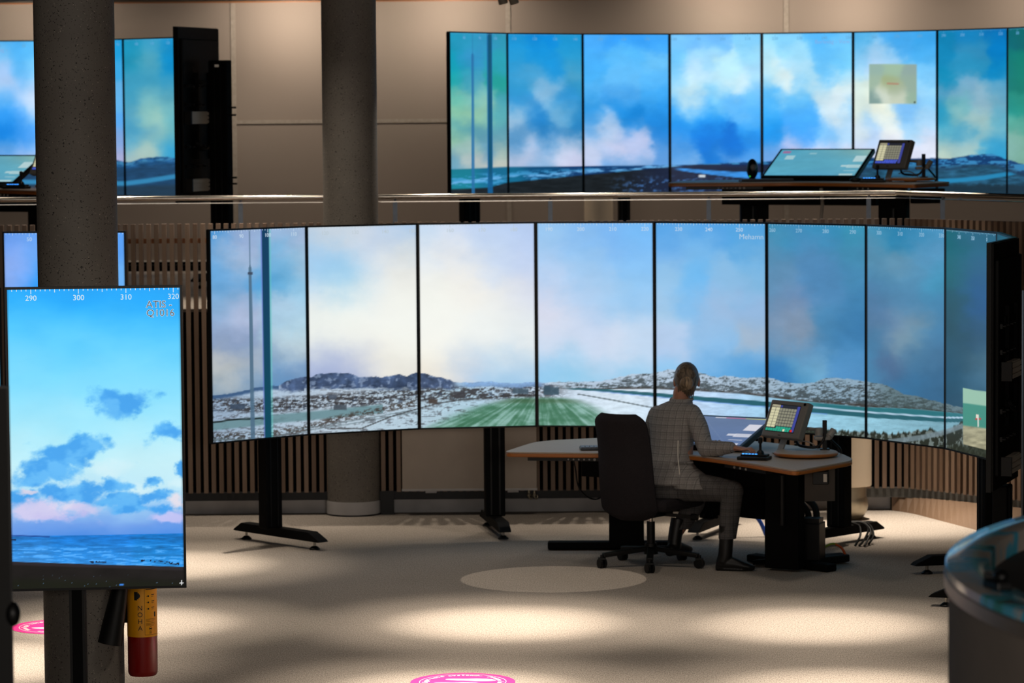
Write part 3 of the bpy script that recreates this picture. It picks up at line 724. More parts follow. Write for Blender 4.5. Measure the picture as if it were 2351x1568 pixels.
def concrete_material():
    m, N, L, b = new_mat('speckled_concrete')
    tc = N.new('ShaderNodeTexCoord')
    n1 = N.new('ShaderNodeTexNoise'); n1.inputs['Scale'].default_value = 2.2; n1.inputs['Detail'].default_value = 8
    L.new(tc.outputs['Object'], n1.inputs['Vector'])
    cr = N.new('ShaderNodeValToRGB'); e = cr.color_ramp.elements
    e[0].position = .3; e[0].color = (.135, .120, .105, 1); e[1].position = .72; e[1].color = (.20, .18, .155, 1)
    L.new(n1.outputs['Fac'], cr.inputs[0])
    nd = N.new('ShaderNodeTexNoise'); nd.inputs['Scale'].default_value = 30; nd.inputs['Detail'].default_value = 2
    L.new(tc.outputs['Object'], nd.inputs['Vector'])
    pr_ = N.new('ShaderNodeValToRGB'); pr_.color_ramp.elements[0].position = .58; pr_.color_ramp.elements[1].position = .66
    pr_.color_ramp.elements[0].color = (0, 0, 0, 1); pr_.color_ramp.elements[1].color = (1, 1, 1, 1)
    nf = N.new('ShaderNodeTexNoise'); nf.inputs['Scale'].default_value = 105; nf.inputs['Detail'].default_value = 1
    L.new(tc.outputs['Object'], nf.inputs['Vector'])
    pit = N.new('ShaderNodeValToRGB'); pit.color_ramp.elements[0].position = .655; pit.color_ramp.elements[1].position = .70
    pit.color_ramp.elements[0].color = (0, 0, 0, 1); pit.color_ramp.elements[1].color = (1, 1, 1, 1)
    L.new(nf.outputs['Fac'], pit.inputs[0])
    mx = N.new('ShaderNodeMix'); mx.data_type = 'RGBA'; mx.inputs[7].default_value = (.035, .031, .028, 1)
    L.new(pit.outputs[0], mx.inputs[0]); L.new(cr.outputs[0], mx.inputs[6])
    ng = N.new('ShaderNodeTexNoise'); ng.inputs['Scale'].default_value = 110; ng.inputs['Detail'].default_value = 1
    mpg = N.new('ShaderNodeMapping'); mpg.inputs['Location'].default_value = (3, 5, 1)
    L.new(tc.outputs['Object'], mpg.inputs[0]); L.new(mpg.outputs[0], ng.inputs['Vector'])
    gl = N.new('ShaderNodeValToRGB'); gl.color_ramp.elements[0].position = .70; gl.color_ramp.elements[1].position = .76
    gl.color_ramp.elements[0].color = (0, 0, 0, 1); gl.color_ramp.elements[1].color = (1, 1, 1, 1)
    L.new(ng.outputs['Fac'], gl.inputs[0])
    m2 = N.new('ShaderNodeMix'); m2.data_type = 'RGBA'; m2.inputs[7].default_value = (.42, .36, .30, 1)
    L.new(gl.outputs[0], m2.inputs[0]); L.new(mx.outputs[2], m2.inputs[6])
    L.new(m2.outputs[2], b.inputs['Base Color'])
    b.inputs['Roughness'].default_value = .7
    bp = N.new('ShaderNodeBump'); bp.inputs['Strength'].default_value = .35; bp.inputs['Distance'].default_value = -.004
    L.new(pit.outputs[0], bp.inputs['Height']); L.new(bp.outputs[0], b.inputs['Normal'])
    return m


def slat_material():
    m, N, L, b = new_mat('oiled_wood_slats')
    tc = N.new('ShaderNodeTexCoord')
    mp = N.new('ShaderNodeMapping'); mp.inputs['Scale'].default_value = (17.9, 3, .02)
    L.new(tc.outputs['Object'], mp.inputs[0])
    w = N.new('ShaderNodeTexWhiteNoise'); w.noise_dimensions = '1D'
    sx = N.new('ShaderNodeSeparateXYZ'); L.new(tc.outputs['Object'], sx.inputs[0])
    at = N.new('ShaderNodeAttribute'); at.attribute_name = 'slat'
    L.new(at.outputs['Fac'], w.inputs['W'])
    nz = N.new('ShaderNodeTexNoise'); nz.inputs['Scale'].default_value = 6; nz.inputs['Detail'].default_value = 5
    mp2 = N.new('ShaderNodeMapping'); mp2.inputs['Scale'].default_value = (14, 14, .6)
    L.new(tc.outputs['Object'], mp2.inputs[0]); L.new(mp2.outputs[0], nz.inputs['Vector'])
    cr = N.new('ShaderNodeValToRGB'); e = cr.color_ramp.elements
    e[0].position = 0; e[0].color = (.145, .088, .056, 1); e[1].position = 1; e[1].color = (.245, .165, .115, 1)
    e2 = cr.color_ramp.elements.new(.5); e2.color = (.19, .125, .085, 1)
    L.new(w.outputs['Value'], cr.inputs[0])
    hs = N.new('ShaderNodeHueSaturation'); mr = N.new('ShaderNodeMapRange'); mr.inputs[3].default_value = .7; mr.inputs[4].default_value = 1.3
    L.new(nz.outputs['Fac'], mr.inputs[0]); L.new(mr.outputs[0], hs.inputs['Value']); L.new(cr.outputs[0], hs.inputs['Color'])
    L.new(hs.outputs[0], b.inputs['Base Color'])
    b.inputs['Roughness'].default_value = .55
    return m


def picture_material():
    m, N, L, b = new_mat('lit_display_picture')
    at = N.new('ShaderNodeAttribute'); at.attribute_name = 'picture'
    L.new(at.outputs['Color'], b.inputs['Emission Color'])
    b.inputs['Emission Strength'].default_value = 1.0
    b.inputs['Base Color'].default_value = (.004, .004, .005, 1)
    b.inputs['Roughness'].default_value = .35
    b.inputs['Specular IOR Level'].default_value = .2
    return m


def plaid_material(name, base, line1, line2, step=.062, off=0.0):
    """fine wool check: thin dark lines and paler over-check"""
    m, N, L, b = new_mat(name)
    tc = N.new('ShaderNodeTexCoord')
    mp = N.new('ShaderNodeMapping'); mp.inputs['Rotation'].default_value = (0, 0, .60); mp.inputs['Location'].default_value = (off, off, 0)
    L.new(tc.outputs['Object'], mp.inputs[0])
    sx = N.new('ShaderNodeSeparateXYZ'); L.new(mp.outputs[0], sx.inputs[0])

    def lines(src, st, w, ph):
        a = N.new('ShaderNodeMath'); a.operation = 'MULTIPLY_ADD'; a.inputs[1].default_value = 1 / st; a.inputs[2].default_value = ph
        L.new(src, a.inputs[0])
        f = N.new('ShaderNodeMath'); f.operation = 'FRACT'; L.new(a.outputs[0], f.inputs[0])
        g = N.new('ShaderNodeMath'); g.operation = 'LESS_THAN'; g.inputs[1].default_value = w / st
        L.new(f.outputs[0], g.inputs[0])
        return g.outputs[0]

    def mx(c0, c1, f, amt):
        q = N.new('ShaderNodeMath'); q.operation = 'MULTIPLY'; q.inputs[1].default_value = amt; L.new(f, q.inputs[0])
        n = N.new('ShaderNodeMix'); n.data_type = 'RGBA'
        L.new(q.outputs[0], n.inputs[0])
        if isinstance(c0, tuple): n.inputs[6].default_value = c0
        else: L.new(c0, n.inputs[6])
        n.inputs[7].default_value = c1
        return n.outputs[2]
    nz = N.new('ShaderNodeTexNoise'); nz.inputs['Scale'].default_value = 260; L.new(tc.outputs['Object'], nz.inputs['Vector'])
    cr = N.new('ShaderNodeValToRGB'); B = hexl(base)
    cr.color_ramp.elements[0].position = .3; cr.color_ramp.elements[0].color = tuple(v * .72 for v in B[:3]) + (1,)
    cr.color_ramp.elements[1].position = .7; cr.color_ramp.elements[1].color = tuple(v * 1.28 for v in B[:3]) + (1,)
    L.new(nz.outputs['Fac'], cr.inputs[0])
    c = cr.outputs[0]
    D = hexl(line1); E = hexl(line2)
    for s in ('X', 'Z'):
        c = mx(c, D, lines(sx.outputs[s], step, .0055, .1), .75)
        c = mx(c, D, lines(sx.outputs[s], step, .003, .32), .55)
        c = mx(c, E, lines(sx.outputs[s], step, .0045, .62), .5)
        c = mx(c, D, lines(sx.outputs[s], step, .016, .70), .22)
    L.new(c, b.inputs['Base Color'])
    b.inputs['Roughness'].default_value = .9
    b.inputs['Specular IOR Level'].default_value = .15
    return m


def hair_material(nm, k):  # k darkens the head hair as shaded, lightens the bun as lit
    m, N, L, b = new_mat(nm)
    tc = N.new('ShaderNodeTexCoord')
    mp = N.new('ShaderNodeMapping'); mp.inputs['Scale'].default_value = (55, 55, 7)
    L.new(tc.outputs['Object'], mp.inputs[0])
    nz = N.new('ShaderNodeTexNoise'); nz.inputs['Scale'].default_value = 1.0; nz.inputs['Detail'].default_value = 5; nz.inputs['Distortion'].default_value = 1.2
    L.new(mp.outputs[0], nz.inputs['Vector'])
    cr = N.new('ShaderNodeValToRGB'); e = cr.color_ramp.elements
    e[0].position = .32; e[0].color = (.035 * k, .022 * k, .013 * k, 1); e[1].position = .72; e[1].color = (.32 * k, .22 * k, .135 * k, 1)
    L.new(nz.outputs['Fac'], cr.inputs[0]); L.new(cr.outputs[0], b.inputs['Base Color'])
    b.inputs['Roughness'].default_value = .5
    bp = N.new('ShaderNodeBump'); bp.inputs['Strength'].default_value = .9; bp.inputs['Distance'].default_value = .006
    L.new(nz.outputs['Fac'], bp.inputs['Height']); L.new(bp.outputs[0], b.inputs['Normal'])
    return m


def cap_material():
    """pale worktop with screen reflections painted as blue, green and dark patches under gloss"""
    m, N, L, b = new_mat('painted_reflection_cap')
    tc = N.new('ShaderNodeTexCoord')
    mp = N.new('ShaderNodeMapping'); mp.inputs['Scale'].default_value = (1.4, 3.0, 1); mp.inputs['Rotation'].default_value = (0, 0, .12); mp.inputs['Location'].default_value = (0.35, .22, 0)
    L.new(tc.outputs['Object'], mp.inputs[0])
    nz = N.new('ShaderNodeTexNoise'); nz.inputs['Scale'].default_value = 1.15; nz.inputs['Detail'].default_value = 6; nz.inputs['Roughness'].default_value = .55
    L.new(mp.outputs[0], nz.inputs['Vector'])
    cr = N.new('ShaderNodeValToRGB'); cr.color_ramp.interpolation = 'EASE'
    e = cr.color_ramp.elements  # ramp paints the displays' reflections into the cap colour
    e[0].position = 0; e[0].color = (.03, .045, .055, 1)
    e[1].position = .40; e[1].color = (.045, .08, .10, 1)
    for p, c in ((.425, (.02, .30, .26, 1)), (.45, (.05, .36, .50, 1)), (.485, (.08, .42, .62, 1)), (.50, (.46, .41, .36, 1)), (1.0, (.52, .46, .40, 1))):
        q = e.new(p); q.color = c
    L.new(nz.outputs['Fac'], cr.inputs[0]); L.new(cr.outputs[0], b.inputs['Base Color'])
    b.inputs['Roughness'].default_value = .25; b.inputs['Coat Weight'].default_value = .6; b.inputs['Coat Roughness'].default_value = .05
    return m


M = dict(
    carpet=carpet_material(), concrete=concrete_material(), slat=slat_material(), picture=picture_material(), hair=hair_material('shaded_blond_hair', .62), bun=hair_material('lit_bun_hair', 1.15), cap=cap_material(),
    wall=pmat('beige_wall_fabric', '8d8178', .95, scale=260, var=.10, bump=.15), joint=pmat('wall_joint_strip', '968c82', .7),
    ceiling=pmat('ceiling_board', '3a3632', .9), dark_wall=pmat('dark_wall_paint', '2a2724', .9),
    black=pmat('black_powder_coat', '040405', .7, var=.25, scale=60, spec=.12), bezel=pmat('black_bezel', '060708', .4, spec=.3),
    rear=pmat('display_rear_plastic', '0a0a0a', .6, scale=40, spec=.2), rail=pmat('stainless_handrail', 'c4bcb2', .20, metal=1.0, var=.05),
    alu=pmat('ribbed_aluminium', 'd2c8ba', .6, metal=.2, var=.08, stretch=(1, 1, 40)), steel=pmat('brushed_steel', '6f7884', .45, metal=.55, var=.08),
    backing=pmat('black_backing_felt', '050506', .95, spec=.05), plinth=pmat('pale_plinth_board', 'b5b3b4', .6, scale=6), plinth_wood=pmat('brown_plinth_board', '6a5340', .6, stretch=(3, 3, 20)),
    beam=pmat('dark_blue_grey_beam', '15171c', .6), beam_grey=pmat('grey_beam', '4a4a48', .6), orange_wood=pmat('orange_oiled_wood', '8a5220', .5, stretch=(2, 8, 30)),
    radiator=pmat('radiator_enamel', 'a89c90', .5, scale=5, var=.05), duct=pmat('perforated_white_duct', 'c8b9a4', .6, stretch=(60, 60, 120)), galv=pmat('galvanised_bend', '9c9484', .35, metal=.8, scale=8, var=.2),
    laminate=pmat('pale_linoleum_top', 'a08f7f', .55, scale=120, var=.08), edge=pmat('oiled_edge_band', '9c5a1e', .45, stretch=(3, 3, 30)),
    grey_case=pmat('grey_console_case', '6f6b66', .5, scale=90, var=.05), grey_part=pmat('grey_clamp_plastic', '8e8984', .5),
    led=pmat('blue_key_light', '3a8cff', .4, emit='3c96ff', estr=2.4), key=pmat('dark_grey_keys', '2c3038', .5), keytop=pmat('slate_key_caps', '5a6472', .5),
    chair=pmat('charcoal_chair_wool', '272427', .95, scale=300, var=.3, bump=.2, spec=.1), plastic=pmat('black_plastic', '09090a', .45, spec=.3), chrome=pmat('chrome_lift', 'b0aca6', .18, metal=1.0),
    skin=pmat('skin', 'a4735c', .55, scale=60, var=.06), jacket=plaid_material('grey_check_jacket_wool', '8b8887', '625f5e', '9c9794', .046), trousers=plaid_material('grey_check_trouser_wool', '565455', '403e3e', '67625e', .044, .02),
    boot=pmat('black_leather_boot', '0d0c0d', .45, bump=.1), trim=pmat('white_lining_edge', 'd8d2c8', .7),
    red=pmat('red_enamel', '8c0a06', .28, coat=.4, var=.04), yellow=pmat('orange_yellow_label', 'f5a608', .45, var=.04), ink=pmat('black_ink', '080808', .6), white=pmat('white_print', 'e9e6e0', .6, var=.03),
    pink=pmat('pink_floor_vinyl', 'e22c86', .5, var=.04), silver_band=pmat('satin_metal_band', '97897b', .35, metal=.75, scale=4, var=.15), counter=pmat('warm_grey_plaster', '70675f', .85, scale=5, var=.06), dark_inside=pmat('dark_inner_lining', '1c1917', .8),
    orange_cable=pmat('orange_cable', 'd1560f', .5), green_cable=pmat('yellow_green_cable', '8fa01c', .5), blue_cable=pmat('blue_cable', '1d4fb4', .4), grey_cable=pmat('grey_cable', '9a9288', .5),
    brown_panel=pmat('brown_grey_board', '4a4038', .6, scale=8), socket=pmat('pale_socket_face', 'd6cfc4', .5, var=.03), lens=pmat('dark_lens', '050507', .1, coat=1.0), bulb=pmat('grey_lamp_case', '857a6c', .5),
)


def glow(name, h, s=1.0):
    m, N, L, b = new_mat(name)
    nz = N.new('ShaderNodeTexNoise'); nz.inputs['Scale'].default_value = 8
    cr = N.new('ShaderNodeValToRGB'); c = hexl(h)
    cr.color_ramp.elements[0].color = tuple(v * .95 for v in c[:3]) + (1,); cr.color_ramp.elements[1].color = c
    L.new(nz.outputs['Fac'], cr.inputs[0]); L.new(cr.outputs[0], b.inputs['Emission Color'])
    b.inputs['Emission Strength'].default_value = s; b.inputs['Base Color'].default_value = (.01, .01, .01, 1)
    return m


TICK = {'A3': glow('scale_on_dim_display', '8fbcd8'), 'A': glow('scale_on_front_row', 'c3d9ec'), 'A2': glow('scale_on_bright_display', 'bccad2'), 'B': glow('scale_on_gallery_row', '62a6d8'), 'C': glow('scale_on_near_display', 'd2e8f2'), 'D': glow('scale_on_rear_display', 'b4d2f0')}
LET_BLACK = glow('black_letters', '0c0e14'); LET_WHITE = glow('white_letter_outline', 'e6f2fa'); LET_GREY = glow('grey_letters', 'c3d6e4'); LET_PALE = glow('pale_letter_outline', 'c8dcec'); LET_VIOLET = glow('violet_letters', '8fa9de')

# ------------------------------------------------------------------ the room
FZ = 1.515                                   # gallery floor height
mb = MB(); mb.span((-9, -3, -.05), (9, 25.2, 0)); structure(mb.build('floor', M['carpet']))
mb = MB(); mb.span((-9, 24.12, FZ - .06), (9, 31.0, FZ)); structure(mb.build('floor_gallery', M['carpet']))
mb = MB(); mb.span((-9, -3, 3.985), (9, 31.2, 4.05)); structure(mb.build('ceiling', M['ceiling']))
mb = MB(); mb.span((-9, 31.0, 1.4), (9, 31.12, 4.0)); structure(mb.build('wall_back', M['wall']))
mb = MB(); mb.span((-9.1, -3, 0), (-9, 31.1, 4)); structure(mb.build('wall_left', M['dark_wall']))
mb = MB(); mb.span((9, -3, 0), (9.1, 31.1, 4)); structure(mb.build('wall_right', M['dark_wall']))
mb = MB(); mb.span((-9, -3.1, 0), (9, -3, 4)); structure(mb.build('wall_front', M['dark_wall']))
# joints of the wall panels, skirting, wooden strip under the ceiling
mb = MB()
for x in (-7.75, -5.17, -2.59, -.015, 2.59, 5.17):
    mb.span((x - .022, 30.992, FZ), (x + .022, 31.0, 3.97))
mb.span((-9, 30.990, 2.842), (9, 31.0, 2.876))
structure(mb.build('trim_1', M['joint']))
mb = MB(); mb.span((-9, 30.98, FZ), (9, 31.0, FZ + .05)); structure(mb.build('baseboard_back', M['white']))
mb = MB(); mb.span((-9, 30.94, 3.974), (9, 31.0, 3.985)); structure(mb.build('trim_2', M['orange_wood']))
mb = MB()
for i in range(2):
    mb.span((-3.6, 30.55 - i * .62, FZ), (-2.15, 30.65 - i * .62, FZ + .055))
o = mb.build('cable_duct', M['black']); tag(o, 'pair of low black cable ducts on the gallery floor seen through the slats', 'cable duct')


# slatted front of the gallery, following a path that bends towards the hall at the right
def slat_path():
    pts = []
    x = -6.6
    while x < 2.80:
        pts.append((x, 24.05, 0.0)); x += .0565
    # bend
    px, py = x - .0565, 24.05
    head = 0.0
    for i in range(60):
        head = min(head + .20, .86)
        px += .0565 * math.cos(head); py -= .0565 * math.sin(head)
        if px > 4.3: break
        pts.append((px, py, -head))
    return pts


SP = slat_path()
mb = MB(); lay = mb.bm.verts.layers.float.new('slat')
for i, (x, y, a) in enumerate(SP):
    c = Vector((x, y)) 
    n0 = len(mb.bm.verts)
    mb.box((x, y, 1.155), (.031, .05, 1.975), rz=a)
    mb.bm.verts.ensure_lookup_table()
    v = i * 7.31 + .5
    for k in range(n0, len(mb.bm.verts)):
        mb.bm.verts[k][lay] = v
structure(mb.build('wall_slats', M['slat']))


def ribbon(mb, pts, off, z0, z1, th):
    """wall strip following the slat path at a distance behind it"""
    A = []; B = []
    for x, y, a in pts:
        n = Vector((-math.sin(a), math.cos(a)))
        A.append((x + n.x * off, y + n.y * off)); B.append((x + n.x * (off + th), y + n.y * (off + th)))
    bm = mb.bm
    va = [[bm.verts.new((p[0], p[1], z)) for p in A] for z in (z0, z1)]
    vb = [[bm.verts.new((p[0], p[1], z)) for p in B] for z in (z0, z1)]
    n = len(A)
    for i in range(n - 1):
        bm.faces.new((va[0][i], va[0][i + 1], va[1][i + 1], va[1][i]))
        bm.faces.new((vb[0][i + 1], vb[0][i], vb[1][i], vb[1][i + 1]))
        bm.faces.new((va[1][i], va[1][i + 1], vb[1][i + 1], vb[1][i]))
        bm.faces.new((va[0][i + 1], va[0][i], vb[0][i], vb[0][i + 1]))
    bm.faces.new((va[0][0], va[1][0], vb[1][0], vb[0][0])); bm.faces.new((va[0][-1], vb[0][-1], vb[1][-1], va[1][-1]))
    return mb


STRAIGHT = [p for p in SP if p[0] < 2.84 and p[2] == 0.0]
BEND = SP[len(STRAIGHT) - 1:]
mb = MB(); ribbon(mb, SP, .028, .17, FZ - .02, .02); structure(mb.build('wall_backing', M['backing']))
mb = MB(); ribbon(mb, SP, .03, 2.00, 2.035, .02); structure(mb.build('trim_3', M['orange_wood']))
mb = MB(); ribbon(mb, [p for p in SP if p[0] < 1.9], -.012, .110, .172, .05); structure(mb.build('trim_4', M['beam']))
mb = MB(); ribbon(mb, [p for p in SP if p[0] >= 1.84], -.012, .100, .172, .05); structure(mb.build('trim_5', M['beam_grey']))
mb = MB(); ribbon(mb, STRAIGHT, .10, 0.0, .2, .03); structure(mb.build('baseboard_front', M['plinth']))
# sloping board that runs out from the bend over the carpet
mb = MB(); bm = mb.bm
up = []; lo = []
for i, (x, y, a) in enumerate(BEND):
    run = min(i * .052, .85)
    nx_, ny_ = -math.sin(-a) * 0 - math.sin(a) * -1, 0
    up.append(bm.verts.new((x, y + .01, .12))); lo.append(bm.verts.new((x - .10 * run, y - run, .0)))
for i in range(len(up) - 1):
    bm.faces.new((lo[i], lo[i + 1], up[i + 1], up[i]))
structure(mb.build('baseboard_right', M['plinth_wood']))
mb = MB(); mb.span((-.97, 24.02, 0), (-.875, 24.10, .175)); structure(mb.build('trim_6', M['beam']))

# handrail: tube on flat posts behind the slats
rail_root = thing('handrail', 'long stainless handrail on flat posts along the edge of the gallery', 'handrail', (0, 24.3, FZ))
RP = [(-5.4, 24.22, 2.322), (-2.8, 24.32, 2.322), (-1.36, 24.33, 2.322)]
RQ = [(-.98, 24.33, 2.322), (.6, 24.34, 2.322), (2.84, 24.33, 2.322), (3.62, 23.45, 2.312), (4.3, 22.7, 2.307)]
mb = MB(); mb.tube(RP, .020, 24); mb.build('rail_tube', M['rail'], rail_root, smooth=True, world=True)
mb = MB(); mb.tube(RQ, .020, 24); mb.build('rail_tube', M['rail'], rail_root, smooth=True, world=True)
for R_ in (RP, RQ):
    mb = MB()
    for a_, b_ in zip(R_[:-1], R_[1:]):
        mb.bar((a_[0], a_[1], a_[2] - .037), (b_[0], b_[1], b_[2] - .037), .022, .005)
    mb.build('rail_bar', M['rail'], rail_root, world=True)
for px, py in ((-3.9, 24.31), (-1.995, 24.33), (-.855, 24.33), (.29, 24.34), (1.46, 24.345), (2.64, 24.34), (3.14, 23.99), (3.72, 23.34), (-4.9, 24.25)):
    mb = MB(); mb.span((px - .0165, py - .006, FZ), (px + .0165, py + .006, 2.283)); mb.cyl((px, py, 2.28), (px, py, 2.306), .008, seg=10)
    mb.build('rail_post', M['steel'], rail_root, world=True)
mb = MB(); mb.box((3.25, 23.87, 2.285), (.03, .02, .015)); mb.build('rail_clip', M['steel'], rail_root, world=True)

# concrete columns
r = thing('concrete_column', 'thick speckled concrete column at the left, behind the nearest display', 'column', (-2.165, 16.45, 0))
mb = MB(); mb.lathe([(.2, 0), (.2, 3.985)], seg=64); mb.build('shaft', M['concrete'], r, smooth=True)
r = thing('concrete_column', 'speckled concrete column with a pale band at its foot, beside the slatted wall', 'column', (-1.172, 24.10, 0))
mb = MB(); mb.lathe([(.2, .105), (.2, 3.985)], seg=64); mb.build('shaft', M['concrete'], r, smooth=True)
mb = MB(); mb.lathe([(.204, 0.012), (.204, .105)], seg=64); mb.build('base_band', M['plinth'], r, smooth=True)
mb = MB(); mb.lathe([(.2, 0), (.2, .012)], seg=64); mb.build('base_joint', M['beam'], r)

# radiator under the front row
r = thing('radiator', 'flat pale panel radiator low on the slatted wall behind the front displays', 'radiator', (-.317, 23.97, .19))
mb = MB(); mb.span((-.81, 23.94, .19), (.175, 24.0, .80), bev=.006); mb.build('panel', M['radiator'], r, world=True)
mb = MB(); mb.span((-.812, 23.936, .182), (.177, 24.002, .197)); mb.build('bottom_rail', M['plinth'], r, world=True)
for x in (-.60, 0.0):
    mb = MB(); mb.span((x - .04, 23.96, .165), (x + .04, 24.02, .185)); mb.build('bracket', M['plinth'], r, world=True)
for x in (.115, .155):
    mb = MB(); mb.cyl((x, 23.965, .19), (x, 23.965, .13), .009, seg=10); mb.ball((x, 23.965, .145), .015, 10); mb.tube([(x, 23.965, .135), (x + .012, 23.965, .115), (x + .022, 23.97, .125), (x + .02, 23.99, .14)], .006, 8, 4)
    mb.build('valve', M['galv'], r, smooth=True, world=True)
mb = MB(); mb.box((-.47 + .40, 23.9385, .262), (.022, .001, .012)); mb.build('scuff_mark', M['grey_case'], r, world=True)

# round air ducts
r = thing('air_duct', 'white perforated round air duct with metal bend by the slatted wall, right of the desk', 'air duct', (2.435, 23.55, 0))
mb = MB(); mb.lathe([(.135, .245), (.14, .25), (.14, 1.42), (.135, 1.425)], seg=48); mb.build('perforated_shell', M['duct'], r, smooth=True)
mb = MB(); mb.tube([(0, 0, .25), (0, 0, .16), (.012, .0, .11), (0, .03, .07), (0, .14, .06), (0, .30, .06)], [.103, .105, .104, .10, .06, .055], 24, 5); mb.build('bend', M['galv'], r, smooth=True)
r = thing('air_duct', 'white round air duct standing on the gallery below the upper displays', 'air duct', (.806, 30.35, FZ))
mb = MB(); mb.lathe([(.133, 0), (.133, 1.9)], seg=48); mb.build('perforated_shell', M['duct'], r, smooth=True)
# ------------------------------------------------------------------ displays
DW, DH = .826, 1.43
BZ = .0115


def picture_grid(name, w, h, nx, ny, colour, y=.0012, parent=None, m=None):
    """fine mesh carrying the shown picture as a colour attribute; u to the right, v downwards"""
    u = np.linspace(0, 1, nx); v = np.linspace(0, 1, ny)
    U, V = np.meshgrid(u, v)
    co = np.stack([(U - .5) * w, np.full_like(U, y), (1 - V) * h], -1).reshape(-1, 3)
    rgb = s2l(np.clip(colour(U, V), 0, 255) / 255.0).reshape(-1, 3)
    me = bpy.data.meshes.new(name)
    me.vertices.add(nx * ny); me.vertices.foreach_set('co', co.ravel())
    ii = (np.arange(ny - 1)[:, None] * nx + np.arange(nx - 1)[None, :]).ravel()
    quads = np.stack([ii + nx, ii + nx + 1, ii + 1, ii], -1).astype(np.int32)
    nf = len(quads)
    me.loops.add(nf * 4); me.polygons.add(nf)
    me.loops.foreach_set('vertex_index', quads.ravel())
    me.polygons.foreach_set('loop_start', np.arange(nf, dtype=np.int32) * 4)
    me.update(calc_edges=True)
    at = me.color_attributes.new('picture', 'FLOAT_COLOR', 'POINT')
    at.data.foreach_set('color', np.concatenate([rgb, np.ones((len(rgb), 1))], 1).astype(np.float32).ravel())
    o = bpy.data.objects.new(name, me)
    COL.objects.link(o)
    me.materials.append(m or M['picture'])
    if parent is not None: o.parent = parent
    return o


def bezel_mesh():
    mb = MB()
    w, h, b = DW - .0003, DH, BZ
    mb.span((-w / 2, 0, 0), (-w / 2 + b, .028, h)); mb.span((w / 2 - b, 0, 0), (w / 2, .028, h))
    mb.span((-w / 2 + b, 0, 0), (w / 2 - b, .028, b)); mb.span((-w / 2 + b, 0, h - b), (w / 2 - b, .028, h))
    return mb.mesh('bezel')


def housing_mesh():
    mb = MB(); w = DW - .012
    mb.span((-w / 2, .003, .006), (w / 2, .040, DH - .006))
    mb.span((-w / 2 + .06, .040, .09), (w / 2 - .04, .062, DH - .10), bev=.006)
    return mb.mesh('housing')


def bracket_mesh():
    mb = MB()
    mb.span((-.20, .062, .42), (.20, .075, .46)); mb.span((-.20, .062, .96), (.20, .075, 1.0))
    mb.span((-.16, .062, .36), (-.12, .085, 1.06)); mb.span((.12, .062, .36), (.16, .085, 1.06))
    return mb.mesh('mount_bracket')


BEZEL, HOUSING, BRACKET = bezel_mesh(), housing_mesh(), bracket_mesh()
BEZEL.materials.append(M['bezel']); HOUSING.materials.append(M['rear']); BRACKET.materials.append(M['black'])


def part(name, me, parent):
    o = bpy.data.objects.new(name, me); COL.objects.link(o); o.parent = parent
    return o


def scale_mesh(mb, deg0, span, w=DW - 2 * BZ, h=DH - BZ, numbers=True, y=.0002, fat=1.0):
    d = math.ceil(deg0)
    while d <= deg0 + span:
        x = ((d - deg0) / span - .5) * w
        if abs(x) < w / 2 - .002:
            L_ = .033 if d % 10 == 0 else (.026 if d % 5 == 0 else .020)
            mb.span((x - .0017 * fat, y, h - L_), (x + .0017 * fat, y + .0006, h))
            if d % 10 == 0 and numbers:
                lab = str(int(d) % 360)
                xc = max(min(x, w / 2 - .030), -w / 2 + .030)
                text_shapes(mb, lab, .036, Matrix.Translation((xc, y + .0004, h - .053)) @ Matrix.Rotation(math.pi / 2, 4, 'X'), offset=.0001)
        d += 1


def make_display(label, p0, p1, zbot, painter=None, k=0, corners=None, res=(70, 120), deg=None, tick='A', group=None, letters=None, smooth_gap=True):
    """p0 -> p1 is the lower edge seen from the viewer's left to right"""
    p0 = Vector(p0); p1 = Vector(p1)
    c = (p0 + p1) / 2; d = p1 - p0
    r = thing('display', label, 'display', (c.x, c.y, zbot), math.atan2(d.y, d.x), group)
    part('bezel', BEZEL, r); part('housing', HOUSING, r); part('mount_bracket', BRACKET, r)
    w, h = DW - 2 * BZ, DH - 2 * BZ
    if painter:
        (xa, ya), (xb, yb), (xc, yc), (xd, yd) = corners      # outer TL TR BL BR
        bu, bv = BZ / DW, BZ / DH

        def colour(U, V):
            u = bu + U * (1 - 2 * bu); v = bv + V * (1 - 2 * bv)
            X = (xa * (1 - u) + xb * u) * (1 - v) + (xc * (1 - u) + xd * u) * v
            Y = (ya * (1 - u) + yb * u) * (1 - v) + (yc * (1 - u) + yd * u) * v
            c_ = painter(k, X, Y)
            edge = sstep(0, .012, np.minimum(U, 1 - U)) * .22 + .78
            return c_ * edge[..., None]
        s = picture_grid('screen', w, h, res[0], res[1], colour, parent=r)
    else:
        mb = MB(); mb.span((-w / 2, .0015, 0), (w / 2, .003, h)); s = mb.build('screen', M['lens'], r)
    s.location = (0, 0, BZ)
    if deg:
        mb = MB(); scale_mesh(mb, deg[0], deg[1])
        o = mb.build('heading_scale', TICK[tick], s)
    if letters:
        for txt, x, z, size, m_in, m_out, al in letters:
            T = Matrix.Translation((x, -.0006, z)) @ Matrix.Rotation(math.pi / 2, 4, 'X')
            T2 = Matrix.Translation((x, .0004, z)) @ Matrix.Rotation(math.pi / 2, 4, 'X')
            if m_out:
                mb = MB(); text_shapes(mb, txt, size, T2, offset=size * .016, align=al); mb.build('lettering_outline', m_out, s)
            mb = MB(); text_shapes(mb, txt, size, T, offset=-size * .012, align=al); mb.build('lettering', m_in, s)
    return r


def arc(cx, cy, R, t0, dt, n):
    return [(cx - R * math.sin(t0 - i * dt), cy + R * math.cos(t0 - i * dt), 0) for i in range(n + 1)]


